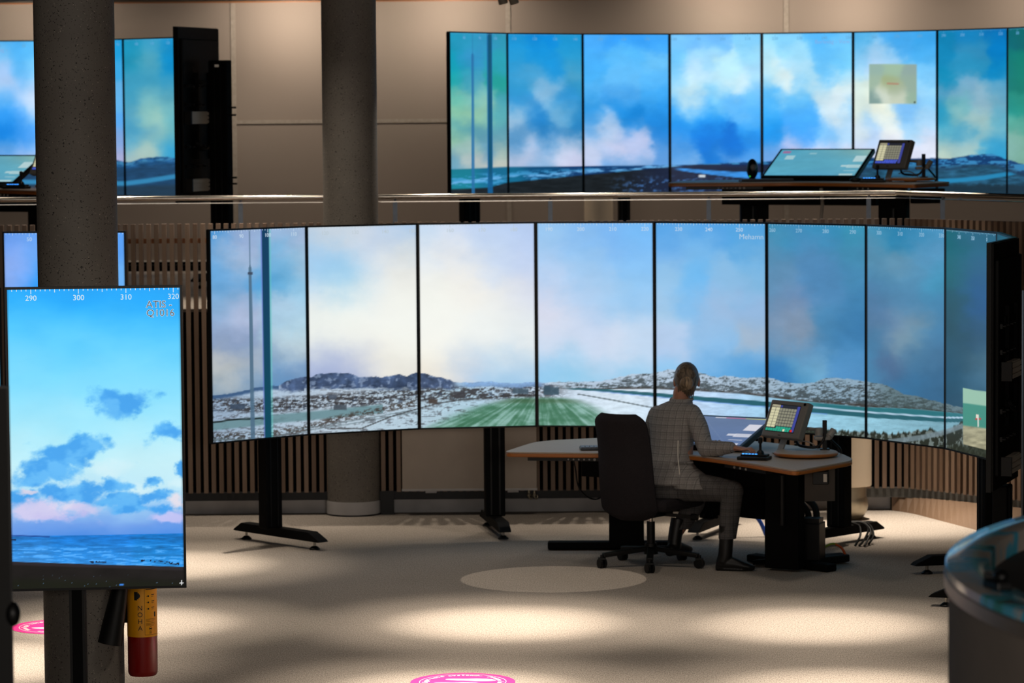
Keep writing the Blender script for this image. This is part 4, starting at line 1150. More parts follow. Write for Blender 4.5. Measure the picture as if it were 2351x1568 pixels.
# front row: ten displays on an arc in the hall
VA = arc(.188, 20.053, 2.830, .8853, .29299, 10)
TA = [(478.5, 529.4), (706.2, 520.1), (960.7, 512.3), (1228.8, 507.4), (1499.8, 507.4), (1758.9, 510.3), (1989.6, 515.5), (2171.2, 523.3), (2291, 533.2), (2331.7, 545.2), (2261.9, 557.9)]
BA = [(483.2, 1021.8), (710.5, 1000.4), (965.2, 987.2), (1232.2, 980.4), (1502.5, 981.5), (1760, 990.5), (1988.3, 1006), (2168.2, 1029.9), (2286, 1061), (2322, 1095), (2257, 1129.6)]
LAB_A = ['leftmost tall display of the front row, with two masts before a cloudy sky',
         'second tall display of the front row, white sky over dark snowy mountains',
         'third tall display of the front row, white sky, left half of green field',
         'fourth tall display of the front row, pale blue sky, right half of green field',
         'tall blue display behind the seated woman\'s head, snowy hill under plain sky',
         'tall blue display right of the seated woman, behind the small touch panel',
         'tall hazy blue display, hill and water below, right of the small touch panel',
         'narrow-looking dark blue display with small beach picture at its lower right',
         'dark teal display seen almost edge-on near the right end of the front row',
         'last display of the front row, its black back with brackets turned to us']
for k in range(10):
    fine = k < 8
    make_display(LAB_A[k], VA[k], VA[k + 1], .748, paint_A, k, (TA[k], TA[k + 1], BA[k], BA[k + 1]), (132, 236) if fine else (12, 20),
                 (78.4 + 36 * k, 36) if fine else None, 'A2' if k in (1, 2) else ('A3' if k in (5, 6, 7) else 'A'), 'displays of the front row',
                 [('Mehamn', .392, 1.318, .052, LET_GREY, None, 'RIGHT')] if k == 4 else None)

# gallery row at the right
ZG = 3.625 - DH
VB = arc(1.8956, 26.897, 2.7205, 1.0876, .3049, 8)
TB = [(1032.3, 72), (1167.2, 74.6), (1338.8, 75.3), (1536.6, 75.4), (1747.6, 74.3), (1957.9, 73.1), (2151.5, 67.8), (2312.7, 65.1), (2428, 57)]
BB = [(1035, 460), (1167, 453.8), (1339.5, 448), (1538.5, 444.7), (1749.7, 443), (1958.7, 443), (2151.2, 444.5), (2312.1, 447.8), (2427, 452.6)]
LAB_B = ['leftmost display of the upper right row, green-blue sky with two masts',
         'second display of the upper right row, white clouds low over the sea',
         'third display of the upper right row, bright blue sky above a dark headland',
         'fourth display of the upper right row, white cloud over deep blue and runway',
         'fifth display of the upper right row, behind the upper desk\'s slanted screen',
         'bright cloudy display of the upper right row with grey-green picture inset',
         'blue display with snowy hill, right of the upper desk in the upper row',
         'dark green display cut by the right edge of the photo, upper row']
for k in range(8):
    make_display(LAB_B[k], VB[k], VB[k + 1], ZG, paint_B, k, (TB[k], TB[k + 1], BB[k], BB[k + 1]), (92, 170),
                 (71.13 + 36 * k, 36), 'B', 'displays of the upper right row',
                 [('Berlevåg - View', .385, 1.330, .050, LET_VIOLET, None, 'RIGHT')] if k == 4 else None)

# gallery row at the left, partly behind the column
VE = [(-5.20, 30.30), (-4.25, 30.36), (-3.506, 30.0), (-2.92, 29.42)]
LAB_E = ['upper left display at the left edge of the photo, blue sky with pale clouds', 'upper left display mostly hidden by the thick column, only a blue strip shows',
         'upper left teal display with yellowish cloud, between column and black display back']
CE = [((-160, 84), (113, 81.5), (-160, 452), (113, 449)), ((113, 81.5), (290, 79), (113, 449), (292, 446)), ((290, 79), (424, 76), (292, 446), (428, 455))]
for k in range(3):
    a, b = VE[k], VE[k + 1]
    make_display(LAB_E[k], (a[0], a[1], 0), (b[0], b[1], 0), ZG, paint_E, k, CE[k], (92, 170), (20 + 36 * k, 36), 'B', 'displays of the upper left row',
                 [('Berlevåg -', .12, 1.330, .050, LET_VIOLET, None, 'RIGHT')] if k == 0 else None)
E4 = make_display('black back of the display ending the upper left row, beside its post', (-2.45, 27.43, 0), (-2.71, 26.66, 0), ZG + .02, None, group='displays of the upper left row')

# nearest row at the left
make_display('nearest tall display at lower left, bright blue sky over sea and dark beach', (-2.366, 15.36, 0), (-1.545, 15.44, 0), .715, paint_C, 0,
             ((8, 657), (414.5, 649.5), (20.5, 1362), (422.5, 1348.5)), (206, 356), (285.0, 36.4), 'C', 'displays of the nearest row',
             [('ATIS -', .243, 1.329, .047, LET_BLACK, LET_WHITE, 'LEFT'), ('Q1016', .243, 1.289, .047, LET_BLACK, LET_WHITE, 'LEFT')])
make_display('sliver of a lit display at the left edge, next to the nearest tall display', (-3.13, 14.97, 0), (-2.368, 15.355, 0), .715, paint_C2, 0,
             ((-300, 665), (8, 657), (-290, 1372), (20, 1362)), (60, 120), (249.0, 36), 'C', 'displays of the nearest row')
kd = make_display('black back of a display filling the lower left edge of the photo', (-1.446, 9.4, 0), (-2.25, 9.25, 0), .748, None, group='displays of the nearest row')
MB().ball((-.413, .03, .775), (.022, .028, .036), 20).build('clamp_knob', M['plastic'], kd, smooth=True)
# display of another row seen behind column and nearest display
dd = make_display('display with pale blue sky behind the thick column, just above the nearest display', (-3.36, 21.75, 0), (-2.535, 21.68, 0), .748, paint_D, 0,
             ((-4, 533), (285, 531), (-4, 1010), (285, 1008)), (130, 220), (42.4, 36), 'D')
fe = make_display('black display edge cut by the right edge of the photo above the curved counter', (2.98, 13.95, 0), (2.155, 13.9, 0), .748, None)
for q in (kd, fe, dd):
    mb = MB(); mb.span((-.07, .085, -.73), (.07, .165, 1.0)); mb.span((-.05, -.30, -.748), (.05, .45, -.70)); mb.build('stand', M['black'], q)


# details of the two visible display backs
def back_details(r, along=1):
    for z in (.10, .645):
        mb = MB(); mb.span((.04, .095, z), (.38, .128, z + .10))
        for i in range(3):
            mb.span((.04, .128, z + .006 + i * .032), (.38, .140, z + .030 + i * .032))
        mb.build('mount_rail', M['alu'], r)
        mb = MB(); mb.span((.38, .085, z - .004), (.40, .145, z + .104)); mb.build('rail_cap', M['plastic'], r)
    for z in (.30, .46, .80, .95):
        mb = MB()
        for x in (.0, .10, .22, .32):
            mb.cyl((x, .06, z), (x, .092, z), .010, seg=10); mb.ball((x, .092, z), .010, 8)
        mb.span((-.02, .066, z - .014), (.34, .08, z + .014))
        mb.build('adjuster', M['plastic'], r)
    mb = MB(); mb.box((.08, .0645, .68), (.07, .002, .035)); mb.build('rear_label', M['socket'], r)
    mb = MB()
    for q in range(3):
        mb.tube([(.1 + q * .03, .064, .55), (.12 + q * .03, .10, .47), (.02, .11, .44), (-.12, .09, .50)], .006, 8, 5)
    mb.build('signal_cables', M['plastic'], r, smooth=True)


back_details([o for o in bpy.data.objects if o.get('label') == LAB_A[9]][0])
back_details(E4)


# stands: post, long foot with two levelling pads
def make_stand(label, post, tip, tail, ground=0.0, h=1.86, pw=.14, pd=.09, group='stands of the display rows'):
    px, py = post
    tip = Vector((tip[0], tip[1], 0)); tail = Vector((tail[0], tail[1], 0)); d = (tip - tail).normalized(); s = Vector((-d.y, d.x, 0))
    r = thing('display_stand', label, 'display stand', (px, py, ground), 0, group)
    a = math.atan2(d.y, d.x)
    mb = MB(); mb.box((px, py, ground + (h + .115) / 2), (pd, pw, h - .115), rz=a, bev=.008)
    mb.build('post', M['black'], r, world=True)
    mb = MB()
    for q in (-.03, .03):
        c_ = Vector((px, py, 0)) + s * q
        mb.box((c_.x, c_.y, ground + (h + .115) / 2), (pd + .006, .012, h - .14), rz=a)
    mb.build('post_groove', M['plastic'], r, world=True)
    A = tail - d * .10; B = tip + d * .10
    Lg = (B - A).length
    prof = [(0, .062), (.015, .075), (.09, .118), (Lg - .12, .118), (Lg - .02, .075), (Lg, .058), (Lg - .02, .056), (.02, .058)]
    mb = MB(); bm = mb.bm
    w = .042
    for sgn in (0,):
        l0 = [bm.verts.new(A + d * q - s * w + Vector((0, 0, ground + z))) for q, z in prof]
        l1 = [bm.verts.new(A + d * q + s * w + Vector((0, 0, ground + z))) for q, z in prof]
        n = len(prof)
        bm.faces.new(l0); bm.faces.new(l1[::-1])
        for i in range(n):
            j = (i + 1) % n
            bm.faces.new((l0[j], l0[i], l1[i], l1[j]))
    mb.build('foot', M['black'], r, world=True, bevel=.004)
    for p_ in (tip, tail):
        mb = MB(); p = Vector((p_.x, p_.y, ground))
        mb.lathe([(.036, 0), (.036, .008), (.02, .022), (.012, .026)], p, 16)
        f = mb.build('levelling_pad', M['plastic'], r, smooth=True, world=True)
        mb = MB(); mb.cyl(p + Vector((0, 0, .024)), p + Vector((0, 0, .064)), .010, seg=10)
        o = mb.build('threaded_rod', M['chrome'], None); me = o.data; me.transform(base_matrix(r).inverted()); o.parent = f
    return r


make_stand('black display stand with long foot, left end of the front row', (-1.66, 22.40), (-1.345, 22.13), (-1.85, 22.69))
make_stand('black display stand in front of the radiator', (-.13, 22.98), (-.07, 22.60), (-.185, 23.33))
make_stand('black display stand whose foot shows behind the seated woman\'s leg', (1.37, 22.78), (1.265, 22.5), (1.56, 23.25))
make_stand('black display stand right of the desk, in front of the white duct', (2.21, 22.22), (1.98, 22.0), (2.46, 22.5), pw=.15)
make_stand('black display stand foot farther from the counter, right side of the carpet', (3.02, 20.88), (2.62, 20.745), (3.2, 20.9))
make_stand('black display stand foot nearer to the round counter, right side of the carpet', (2.876, 19.26), (2.56, 19.375), (3.2, 19.14), pw=.16, h=.735)
make_stand('black post under the nearest tall display, in front of the thick column', (-2.075, 15.56), (-2.075, 15.35), (-2.10, 16.10), pw=.075, h=1.7)
make_stand('black post beside the display back at upper left, with two pins', (-2.364, 26.97), (-2.55, 26.95), (-2.2, 27.7), ground=FZ, pw=.17)
st = [o for o in bpy.data.objects if o.get('label', '').startswith('black post beside')][0]
for z in (2.93, 2.99, 2.42, 2.37):
    mb = MB(); mb.cyl((-2.30, 26.95, z), (-2.235, 26.93, z), .008, seg=10); mb.build('pin', M['plastic'], st, world=True)
mb = MB(); mb.box((-2.385, 26.90, 3.33), (.035, .003, .02)); mb.build('sticker', M['white'], st, world=True)
make_stand('wide black post under the leftmost upper right display', (-.36, 28.66), (-.2, 28.45), (-.55, 28.95), ground=FZ, pw=.17)
make_stand('slim black post right of the upper white duct', (1.02, 29.75), (1.1, 29.4), (.96, 30.1), ground=FZ, pw=.10)
# ------------------------------------------------------------------ workstations
def paint_console(U, V, lower):
    c = np.zeros(U.shape + (3,)) + np.array([38., 40, 48])
    cell = lambda u0, u1, v0, v1, nx, ny, col, gap=.10: None
    def grid(c, u0, u1, v0, v1, nx, ny, col, gx=.10, gy=.10):
        u = (U - u0) / (u1 - u0) * nx; v = (V - v0) / (v1 - v0) * ny
        ins = (u > 0) & (u < nx) & (v > 0) & (v < ny) & ((u % 1) > gx) & ((u % 1) < 1 - gx) & ((v % 1) > gy) & ((v % 1) < 1 - gy)
        return np.where(ins[..., None], np.asarray(col), c)
    c = grid(c, 0, .30, 0, .09, 1, 1, [168., 162, 136], .02, .05)
    c = grid(c, .30, .38, 0, .11, 1, 1, [62., 70, 150])
    c = grid(c, .0, .30, .10, .87, 2, 7, [206., 202, 166], .04, .07)
    c = grid(c, .30, .90, .12, .80, 6, 6, [138., 137, 118], .07, .07)
    c = grid(c, .90, 1.0, 0, 1.0, 1, 1, [62., 70, 150], .05, .01)
    low = [38., 160, 132] if lower else [70., 90, 200]
    c = grid(c, .34, .88, .81, .91, 6, 1, low, .06, .08)
    c = grid(c, .0, .84, .89, 1.0, 10, 1, low, .06, .08)
    if lower:
        c = grid(c, .60, .68, .89, 1.0, 1, 1, [226., 214, 180])
        c = grid(c, .86, .95, .89, 1.0, 1, 1, [205., 44, 32])
    tx = (vnoise(U * 60, V * 50) > .78) & (V < .1) & (U < .25)
    return np.where(tx[..., None], c * .4, c)


def paint_slab(U, V, lower):
    if lower:
        c = mix(np.zeros(U.shape + (3,)) + np.array([92., 108, 140]), np.array([84., 102, 142]), V)
    else:
        c = scatter(P('0 0 4ba0be 0.5 0 5fa0b4 1 0 96b4a5 0 1 5aaac8 0.5 1 4b96c8 1 1 64a5b9 0.3 0.5 55a0be 0.4 .8 5faab4 0.7 .4 5aa5be'), U + (fbm(U * 3, V * 3, 3, 2) - .5) * .2, V, eps=.25)
    c = c * (.96 + .08 * fbm(U * 9, V * 9, 3, 5)[..., None])
    for a in (.25, .5, .62):
        ln = 1 - sstep(.002, .006, np.abs((U - a) - (V - .5) * .5))
        c = mix(c, c * 0 + np.array([112., 126, 156]), ln * .5 * lower)
    W = np.array([206., 204, 212]) if lower else np.array([176., 206, 210])
    for u0, u1, v0, v1, t in ((.875, 1, .24, .46, 1), (.78, .86, .60, .67, .9), (.85, 1, .58, .71, .85), (.84, .97, .80, .82, .7), (.82, .97, .93, .99, .95), (.10, .20, .22, .38, .8), (.34, .42, .12, .18, .5)):
        ins = (U > u0) & (U < u1) & (V > v0) & (V < v1)
        c = np.where(ins[..., None], W * t + c * (1 - t), c)
    if lower:
        for u0, u1, col in ((.50, .60, [205., 200, 205]), (.60, .78, [186., 92, 120]), (.78, 1, [176., 176, 80])):
            ins = (U > u0) & (U < u1) & (V > .02) & (V < .045)
            c = np.where(ins[..., None], np.array(col), c)
    else:
        ins = (U > .03) & (U < .12) & (V > .04) & (V < .14)
        c = np.where(ins[..., None], np.array([150., 110, 150]), c)
    return c


def rounded(poly_, rad, n=5):
    out = []
    m = len(poly_)
    for i in range(m):
        p = Vector(poly_[i][:2]); a = Vector(poly_[i - 1][:2]); b = Vector(poly_[(i + 1) % m][:2])
        rr = rad[i] if isinstance(rad, (list, tuple)) else rad
        ta = min(rr, (a - p).length * .48); tb = min(rr, (b - p).length * .48)
        q0 = p + (a - p).normalized() * ta; q1 = p + (b - p).normalized() * tb
        for k in range(n + 1):
            t = k / n
            out.append(tuple(q0 * (1 - t) ** 2 + p * 2 * t * (1 - t) + q1 * t * t))
    return out


DESK_POLY = rounded([(-.06, 21.39), (.62, 21.27), (.98, 21.30), (1.30, 20.945), (1.735, 20.15), (2.165, 20.74), (2.10, 21.28), (1.62, 22.02), (.95, 22.40), (.17, 22.10)], [.07, .3, .25, .3, .07, .12, .2, .3, .2, .2])


def workstation(T, lower, where, full=True):
    """everything on and under one desk; T moves it from the hall position"""
    made = []
    dz = 0.0 if lower else .105
    DESK_Z = .73 + dz

    def top(name, label, cat, loc, group=None):
        r = thing(name, label, cat, loc, 0, group)
        made.append(r)
        return r
    # ---- desk
    r = top('desk', f'curved desk with orange wood edge and black legs, {where}', 'desk', (1.05, 21.3, 0), 'control desks')
    mb = MB(); mb.prism(DESK_POLY, DESK_Z - .008, DESK_Z); mb.build('desktop', M['laminate'], r, world=True)
    mb = MB(); inner = DESK_POLY; mb.prism(inner, DESK_Z - .034, DESK_Z - .0085); mb.build('edge_band', M['edge'], r, world=True, bevel=.006)
    # wide lifting legs and feet
    d = Vector((.56, .83, 0))
    for (px, py), w, tip, tail in (((.76, 22.0), .235, (.24, 22.02), (1.05, 21.96)), ((1.735, 20.95), .235, (2.05, 20.86), (1.60, 21.32))):
        a = -.04 if px < 1 else -.5
        mb = MB(); mb.box((px, py, .33 + dz / 2), (w, .11, .63 + dz), rz=a, bev=.008); mb.build('leg', M['black'], r, world=True)
        mb = MB(); mb.box((px, py, .64 + dz), (w - .03, .09, .1), rz=a); mb.cyl((px - .02, py - .075, .30), (px - .02, py - .075, .62), .018, seg=12); mb.build('lifting_column', M['plastic'], r, world=True)
        if px < 1:
            mb = MB(); mb.box((.64, 22.02, .03), (.82, .09, .055), rz=-.03, bev=.012); mb.build('foot', M['black'], r, world=True)
        else:
            mb = MB(); mb.bar((1.55, 21.36, .03), (2.03, 20.86, .025), .10, .05, bev=.012); mb.bar((1.60, 21.25, .02), (1.74, 21.16, .045), .2, .03); mb.build('foot', M['black'], r, world=True)
    mb = MB(); mb.bar((.55, 21.95, .60 if lower else .715), (1.70, 21.20, .60 if lower else .715), .34, .16 if lower else .15); mb.build('cable_tray', M['black'], r, world=True)
    if lower:
        mb = MB(); mb.bar((1.02, 21.66, .46), (1.62, 21.10, .46), .03, .30); mb.build('modesty_panel', M['black'], r, world=True)
    # control strip with buttons below the edges
    mb = MB(); mb.bar((.10, 21.405, .683 + dz), (.72, 21.31, .683 + dz), .05, .022); mb.build('control_strip', M['plastic'], r, world=True)
    mb = MB()
    for q in range(7):
        t = .42 + q * .055
        mb.cyl((.10 + .62 * t, 21.405 - .095 * t - .024, .683 + dz), (.10 + .62 * t, 21.405 - .095 * t - .030, .683 + dz), .0055 if q < 5 else .009, seg=10)
    mb.build('buttons', M['grey_part'], r, world=True)
    mb = MB(); mb.bar((1.37, 20.91, .683 + dz), (1.60, 20.49, .683 + dz), .05, .022); mb.build('control_strip', M['plastic'], r, world=True)
    mb = MB()
    for q in range(3):
        t = .25 + q * .14
        mb.ball((1.37 + .23 * t - .022, 20.91 - .42 * t - .012, .683 + dz), .009, 8)
    mb.build('buttons', M['grey_part'], r, world=True)
    if lower:
        # board with socket box under the right wing
        mb = MB(); mb.bar((1.83, 20.98, .565), (2.06, 21.0, .565), .02, .25); mb.build('under_desk_board', M['brown_panel'], r, world=True)
        mb = MB(); mb.box((1.965, 20.93, .60), (.10, .09, .085), rz=-.15, bev=.004); f = mb.build('socket_box', M['plastic'], r, world=True)
        mb = MB(); mb.box((1.988, 20.883, .60), (.022, .004, .05), rz=-.15); o = mb.build('socket_face', M['socket'], None); o.data.transform(base_matrix(r).inverted()); o.parent = f
        mb = MB(); mb.box((1.90, 21.12, .17), (.19, .16, .24), rz=-.35, bev=.006); mb.box((1.92, 21.1, .305), (.13, .11, .03), rz=-.35); mb.build('power_box', M['plastic'], r, world=True)
        mb = MB(); mb.bar((1.83, 21.15, .03), (2.16, 21.3, .035), .12, .05, bev=.01); mb.build('cable_channel', M['plastic'], r, world=True)
    else:
        mb = MB(); mb.box((2.0, 20.9, .72), (.26, .10, .12), rz=.1); mb.build('power_box', M['black'], r, world=True)
        mb = MB(); mb.tube([(1.2, 21.3, .78), (1.21, 21.29, .65), (1.2, 21.3, .50), (1.22, 21.31, .30)], .014, 8, 5); mb.build('cable_hose', M['grey_cable'], r, smooth=True, world=True)

    # ---- large slanted screen
    th = -.52
    r = top('slanted_screen', f'large flat touch screen lying slanted on the desk, {where}', 'screen', (1.18, 21.47, DESK_Z), 'slanted desk screens')
    X = Vector((math.cos(th), math.sin(th), 0)); B = Vector((-math.sin(th), math.cos(th), 0))
    al = math.radians(16 if lower else 25)
    Yv = B * math.cos(al) + Vector((0, 0, math.sin(al))); Nn = X.cross(Yv)
    org = Vector((1.115, 21.43, DESK_Z + .035)) - Vector(r.location)
    R4 = Matrix((X, Yv, Nn)).transposed().to_4x4(); R4.translation = org
    mb = MB(); mb.span((-.415, 0, -.04), (.415, .54, 0), bev=.006); me = mb.mesh('case'); me.transform(R4); link('case', me, M['plastic'], r)
    s = picture_grid('screen', .785, .48, 150, 84, lambda U, V: paint_slab(U, V, lower), y=0, parent=r)
    Q = R4 @ Matrix.Translation((0, .03, .0012)) @ Matrix.Rotation(-math.pi / 2, 4, 'X')
    s.data.transform(Q)
    if lower:
        mb = MB(); mb.span((.24, .518, .0005), (.38, .525, .0012)); me = mb.mesh('key_row'); me.transform(R4); link('key_row', me, M['grey_case'], r)
    mb = MB(); mb.span((-.3, .16, -.075), (-.2, .42, -.038)); mb.span((.2, .16, -.075), (.3, .42, -.038)); me = mb.mesh('wedge_foot'); me.transform(R4); link('wedge_foot', me, M['black'], r)

    # ---- small touch panel on its stand
    r = top('touch_panel', f'small grey tilted touch panel with key grid on the screen, {where}', 'touch panel', (1.74, 21.20, DESK_Z), 'touch panels')
    W = Vector((.62, -.785, 0)).normalized(); Bk = Vector((.785, .62, 0)).normalized()
    al = math.radians(23)
    Up = Vector((0, 0, math.cos(al))) + Bk * math.sin(al); Nf = W.cross(Up)     # faces the operator
    R4 = Matrix((W, -Nf, Up)).transposed().to_4x4() if False else Matrix((W, Nf * -1, Up)).transposed().to_4x4()
    R4.translation = Vector((1.752, 21.13, .955 + dz)) - Vector(r.location)
    mb = MB(); mb.span((-.175, 0, -.125), (.175, .05, .125), bev=.008); mb.span((-.12, .05, -.09), (.12, .075, .09), bev=.008)
    me = mb.mesh('case'); me.transform(R4); link('case', me, M['grey_case'], r)
    s = picture_grid('screen', .262, .178, 150, 110, lambda U, V: paint_console(U, V, lower), y=-.0015, parent=r)
    s.data.transform(R4 @ Matrix.Translation((-.018, 0, -.085)))
    mb = MB(); mb.span((-.152, -.001, -.089), (.116, .004, .097)); me = mb.mesh('screen_border'); me.transform(R4); link('screen_border', me, M['plastic'], r)
    mb = MB(); mb.cyl((.145, -.003, .108), (.145, .004, .108), .010, seg=16); me = mb.mesh('lens'); me.transform(R4); link('lens', me, M['lens'], r)
    mb = MB(); mb.span((-.02, -.001, -.112), (.005, .002, -.107)); me = mb.mesh('maker_plate'); me.transform(R4); link('maker_plate', me, M['plastic'], r)
    mb = MB(); mb.bar((1.72, 21.16, DESK_Z + .002), (1.77, 21.19, DESK_Z + .145), .055, .012); mb.box((1.715, 21.16, DESK_Z + .005), (.08, .07, .008)); mb.build('foot_bracket', M['grey_part'], r, world=True)

    # ---- turntable and clamp pole
    tt = top('turntable', f'round wooden turntable disc at the right end of the desk, {where}', 'turntable', (1.875, 20.98, DESK_Z), 'turntables')
    mb = MB(); mb.lathe([(.202, .010), (.205, .014), (.205, .024), (.202, .028)], (0, 0, 0), 64); mb.lathe([(.05, 0), (.05, .011)], (0, 0, 0), 24); mb.build('edge_band', M['edge'], tt, smooth=True)
    mb = MB(); mb.lathe([(.200, .0275), (.196, .032)], (0, 0, 0), 64); mb.build('disc', M['laminate'], tt, smooth=True)
    r = top('clamp_pole', f'black pole with grey swivel clamps beside the touch panel, {where}', 'pole', (2.003, 21.07, DESK_Z + .032), 'clamp poles')
    mb = MB(); mb.box((2.003, 21.07, DESK_Z + .127), (.028, .028, .19), bev=.003); mb.box((2.003, 21.07, DESK_Z + .036), (.06, .06, .008)); mb.build('pole', M['plastic'], r, world=True)
    mb = MB(); mb.cyl((1.965, 21.06, .855 + dz), (1.965, 21.06, .905 + dz), .026); mb.cyl((1.965, 21.06, .825 + dz), (1.965, 21.06, .85 + dz), .027); mb.box((1.985, 21.06, .838 + dz), (.10, .06, .022), bev=.004); mb.cyl((2.03, 21.04, .85 + dz), (2.06, 21.06, .89 + dz), .022); mb.ball((2.03, 21.05, .85 + dz), .024, 12); mb.build('swivel_clamp', M['grey_part'], r, smooth=True, world=True)
    mb = MB(); mb.cyl((1.825, 21.17, .895 + dz), (1.965, 21.06, .893 + dz), .011, seg=12); mb.build('swivel_arm', M['grey_part'], r, smooth=True, world=True)
    mb = MB(); mb.tube([(1.83, 21.16, .875 + dz), (1.83, 21.10, .80 + dz), (1.88, 21.05, .783 + dz), (1.95, 21.03, .785 + dz), (1.99, 21.02, .83 + dz), (2.0, 21.03, .87 + dz)], .009, 8, 6)
    mb.tube([(2.02, 21.04, .86 + dz), (2.05, 21.06, .82 + dz), (2.10, 21.10, .77 + dz), (2.115, 21.14, .735 + dz)], .008, 8, 6); mb.build('pole_cables', M['plastic'], r, smooth=True, world=True)
    mb = MB(); mb.tube([(1.82, 21.18, .79 + dz), (1.87, 21.14, .81 + dz), (1.92, 21.12, .80 + dz), (1.965, 21.10, .765 + dz)], .004, 8, 6); mb.build('thin_cable', M['grey_cable'], r, smooth=True, world=True)

    # ---- key pad with joystick
    r = top('joystick_panel', f'black key pad with joystick and blue lit keys, {where}', 'joystick panel', (1.53, 20.80, DESK_Z), 'joystick panels')
    a = -.35
    Rz = Matrix.Rotation(a, 4, 'Z')
    mb = MB(); mb.span((-.10, -.055, 0), (.10, .065, .022), bev=.006); mb.box((0, .02, .028), (.17, .08, .014), bev=.004); me = mb.mesh('case'); me.transform(Rz); link('case', me, M['plastic'], r)
    mb = MB()
    for q in range(5):
        mb.box((-.068 + q * .021, -.012, .0365), (.014, .009, .004))
    me = mb.mesh('lit_keys'); me.transform(Rz); link('lit_keys', me, M['led'], r)
    mb = MB(); mb.lathe([(.026, .034), (.022, .05), (.009, .062), (.008, .10), (.014, .108), (.015, .135), (.008, .142)], (.035, .02, 0), 20); me = mb.mesh('stick'); me.transform(Rz); link('stick', me, M['plastic'], r, smooth=True)

    # ---- keyboard
    r = top('keyboard', f'dark slim keyboard on the left wing of the desk, {where}', 'keyboard', (.66 if lower else .78, 21.50, DESK_Z), 'keyboards')
    mb = MB(); mb.box((0, 0, .009), (.44, .14, .016), rz=.05, bev=.004); mb.build('case', M['key'], r)
    mb = MB()
    for i in range(15):
        for j in range(5):
            mb.box(Matrix.Rotation(.05, 3, 'Z') @ Vector((-.203 + i * .029, -.052 + j * .026, .020)), (.024, .021, .006), rz=.05)
    mb.build('keys', M['keytop'], r)
    if not lower:
        r = top('loudspeaker', f'small black round desktop loudspeaker with a green light, {where}', 'loudspeaker', (.70, 21.72, DESK_Z), 'desk loudspeakers')
        mb = MB(); mb.ball((0, 0, .10), (.048, .06, .085), 24); mb.lathe([(.04, 0), (.042, .012), (.02, .03)], (0, .01, 0), 24); mb.build('case', M['plastic'], r, smooth=True)
        mb = MB(); mb.ball((0, -.054, .115), (.026, .012, .028), 20); mb.build('cone', M['grey_case'], r, smooth=True)
        mb = MB(); mb.ball((-.028, -.045, .04), .006, 8); mb.build('light', glow('green_pilot_light', '3cc850', 1.0), r, smooth=True)
        r = top('computer_mouse', f'black computer mouse in front of the slanted screen, {where}', 'mouse', (1.43, 20.98, DESK_Z), 'computer mice')
        mb = MB(); mb.ball((0, 0, .017), (.055, .034, .02), 20); mb.build('shell', M['plastic'], r, smooth=True)
    # move the whole set
    if T is not None:
        rz = math.atan2(T[1][0], T[0][0])
        for r in made:
            r.location = T @ r.location
            r.rotation_euler = (0, 0, r.rotation_euler.z + rz)
    return made


workstation(None, True, 'beside the woman')
PIV = Vector((1.05, 21.3, 0))
T1 = Matrix.Translation((2.39, 27.0, FZ)) @ Matrix.Rotation(math.radians(5), 4, 'Z') @ Matrix.Translation(-PIV)
workstation(T1, False, 'upper right')
T2 = Matrix.Translation((-4.50, 27.0, FZ)) @ Matrix.Rotation(math.radians(5), 4, 'Z') @ Matrix.Translation(-PIV)
workstation(T2, False, 'upper left')

# cables on and above the carpet round the desk
def cable(label, paths, m, rad=.008, name='cable'):
    mb = MB()
    for p in paths: mb.tube(p, rad, 8, 6)
    return tag(mb.build(name, m, smooth=True), label, 'cable')


cable('thin black cable hanging in a loop under the left wing of the desk', [[(.39, 21.5, .69), (.41, 21.52, .60), (.43, 21.55, .48), (.50, 21.6, .40), (.58, 21.7, .39), (.65, 21.85, .48)]], M['plastic'], .005)
cable('blue and black cables running down to the carpet behind the woman\'s leg', [[(1.52, 22.6, .22), (1.62, 22.62, .20), (1.70, 22.62, .11), (1.745, 22.62, .012)]], M['blue_cable'], .014)
cable('black ribbed cable chain arching between desk board and power box', [[(1.80, 21.2, .47), (1.88, 21.22, .44), (1.95, 21.22, .38), (1.965, 21.2, .30)], [(1.80, 21.24, .42), (1.86, 21.24, .40), (1.905, 21.22, .34), (1.91, 21.2, .30)]], M['plastic'], .022)
cable('yellow-green cable along the channel on the carpet right of the desk', [[(1.80, 20.95, .06), (1.79, 21.02, .085), (1.86, 21.12, .088), (1.98, 21.22, .095), (2.06, 21.27, .125), (2.11, 21.28, .12)]], M['green_cable'], .007)
cable('orange cable end dropping from the channel right of the desk', [[(2.09, 21.28, .125), (2.13, 21.27, .10), (2.155, 21.26, .055), (2.165, 21.26, .01)]], M['orange_cable'], .008)
cable('bundle of dark cables falling from the stand foot in front of the duct',
      [[(2.28, 22.25, .135), (2.36, 22.24, .14), (2.405, 22.2, .10), (2.37, 22.12, .04), (2.33, 22.05, .01)], [(2.30, 22.28, .14), (2.38, 22.28, .135), (2.42, 22.2, .09), (2.39, 22.1, .04), (2.36, 22.02, .01)],
       [(2.30, 22.22, .14), (2.345, 22.2, .12), (2.34, 22.1, .07), (2.30, 22.04, .01)], [(2.32, 22.3, .14), (2.42, 22.3, .12), (2.44, 22.2, .06), (2.40, 22.12, .01)]], M['plastic'], .008)

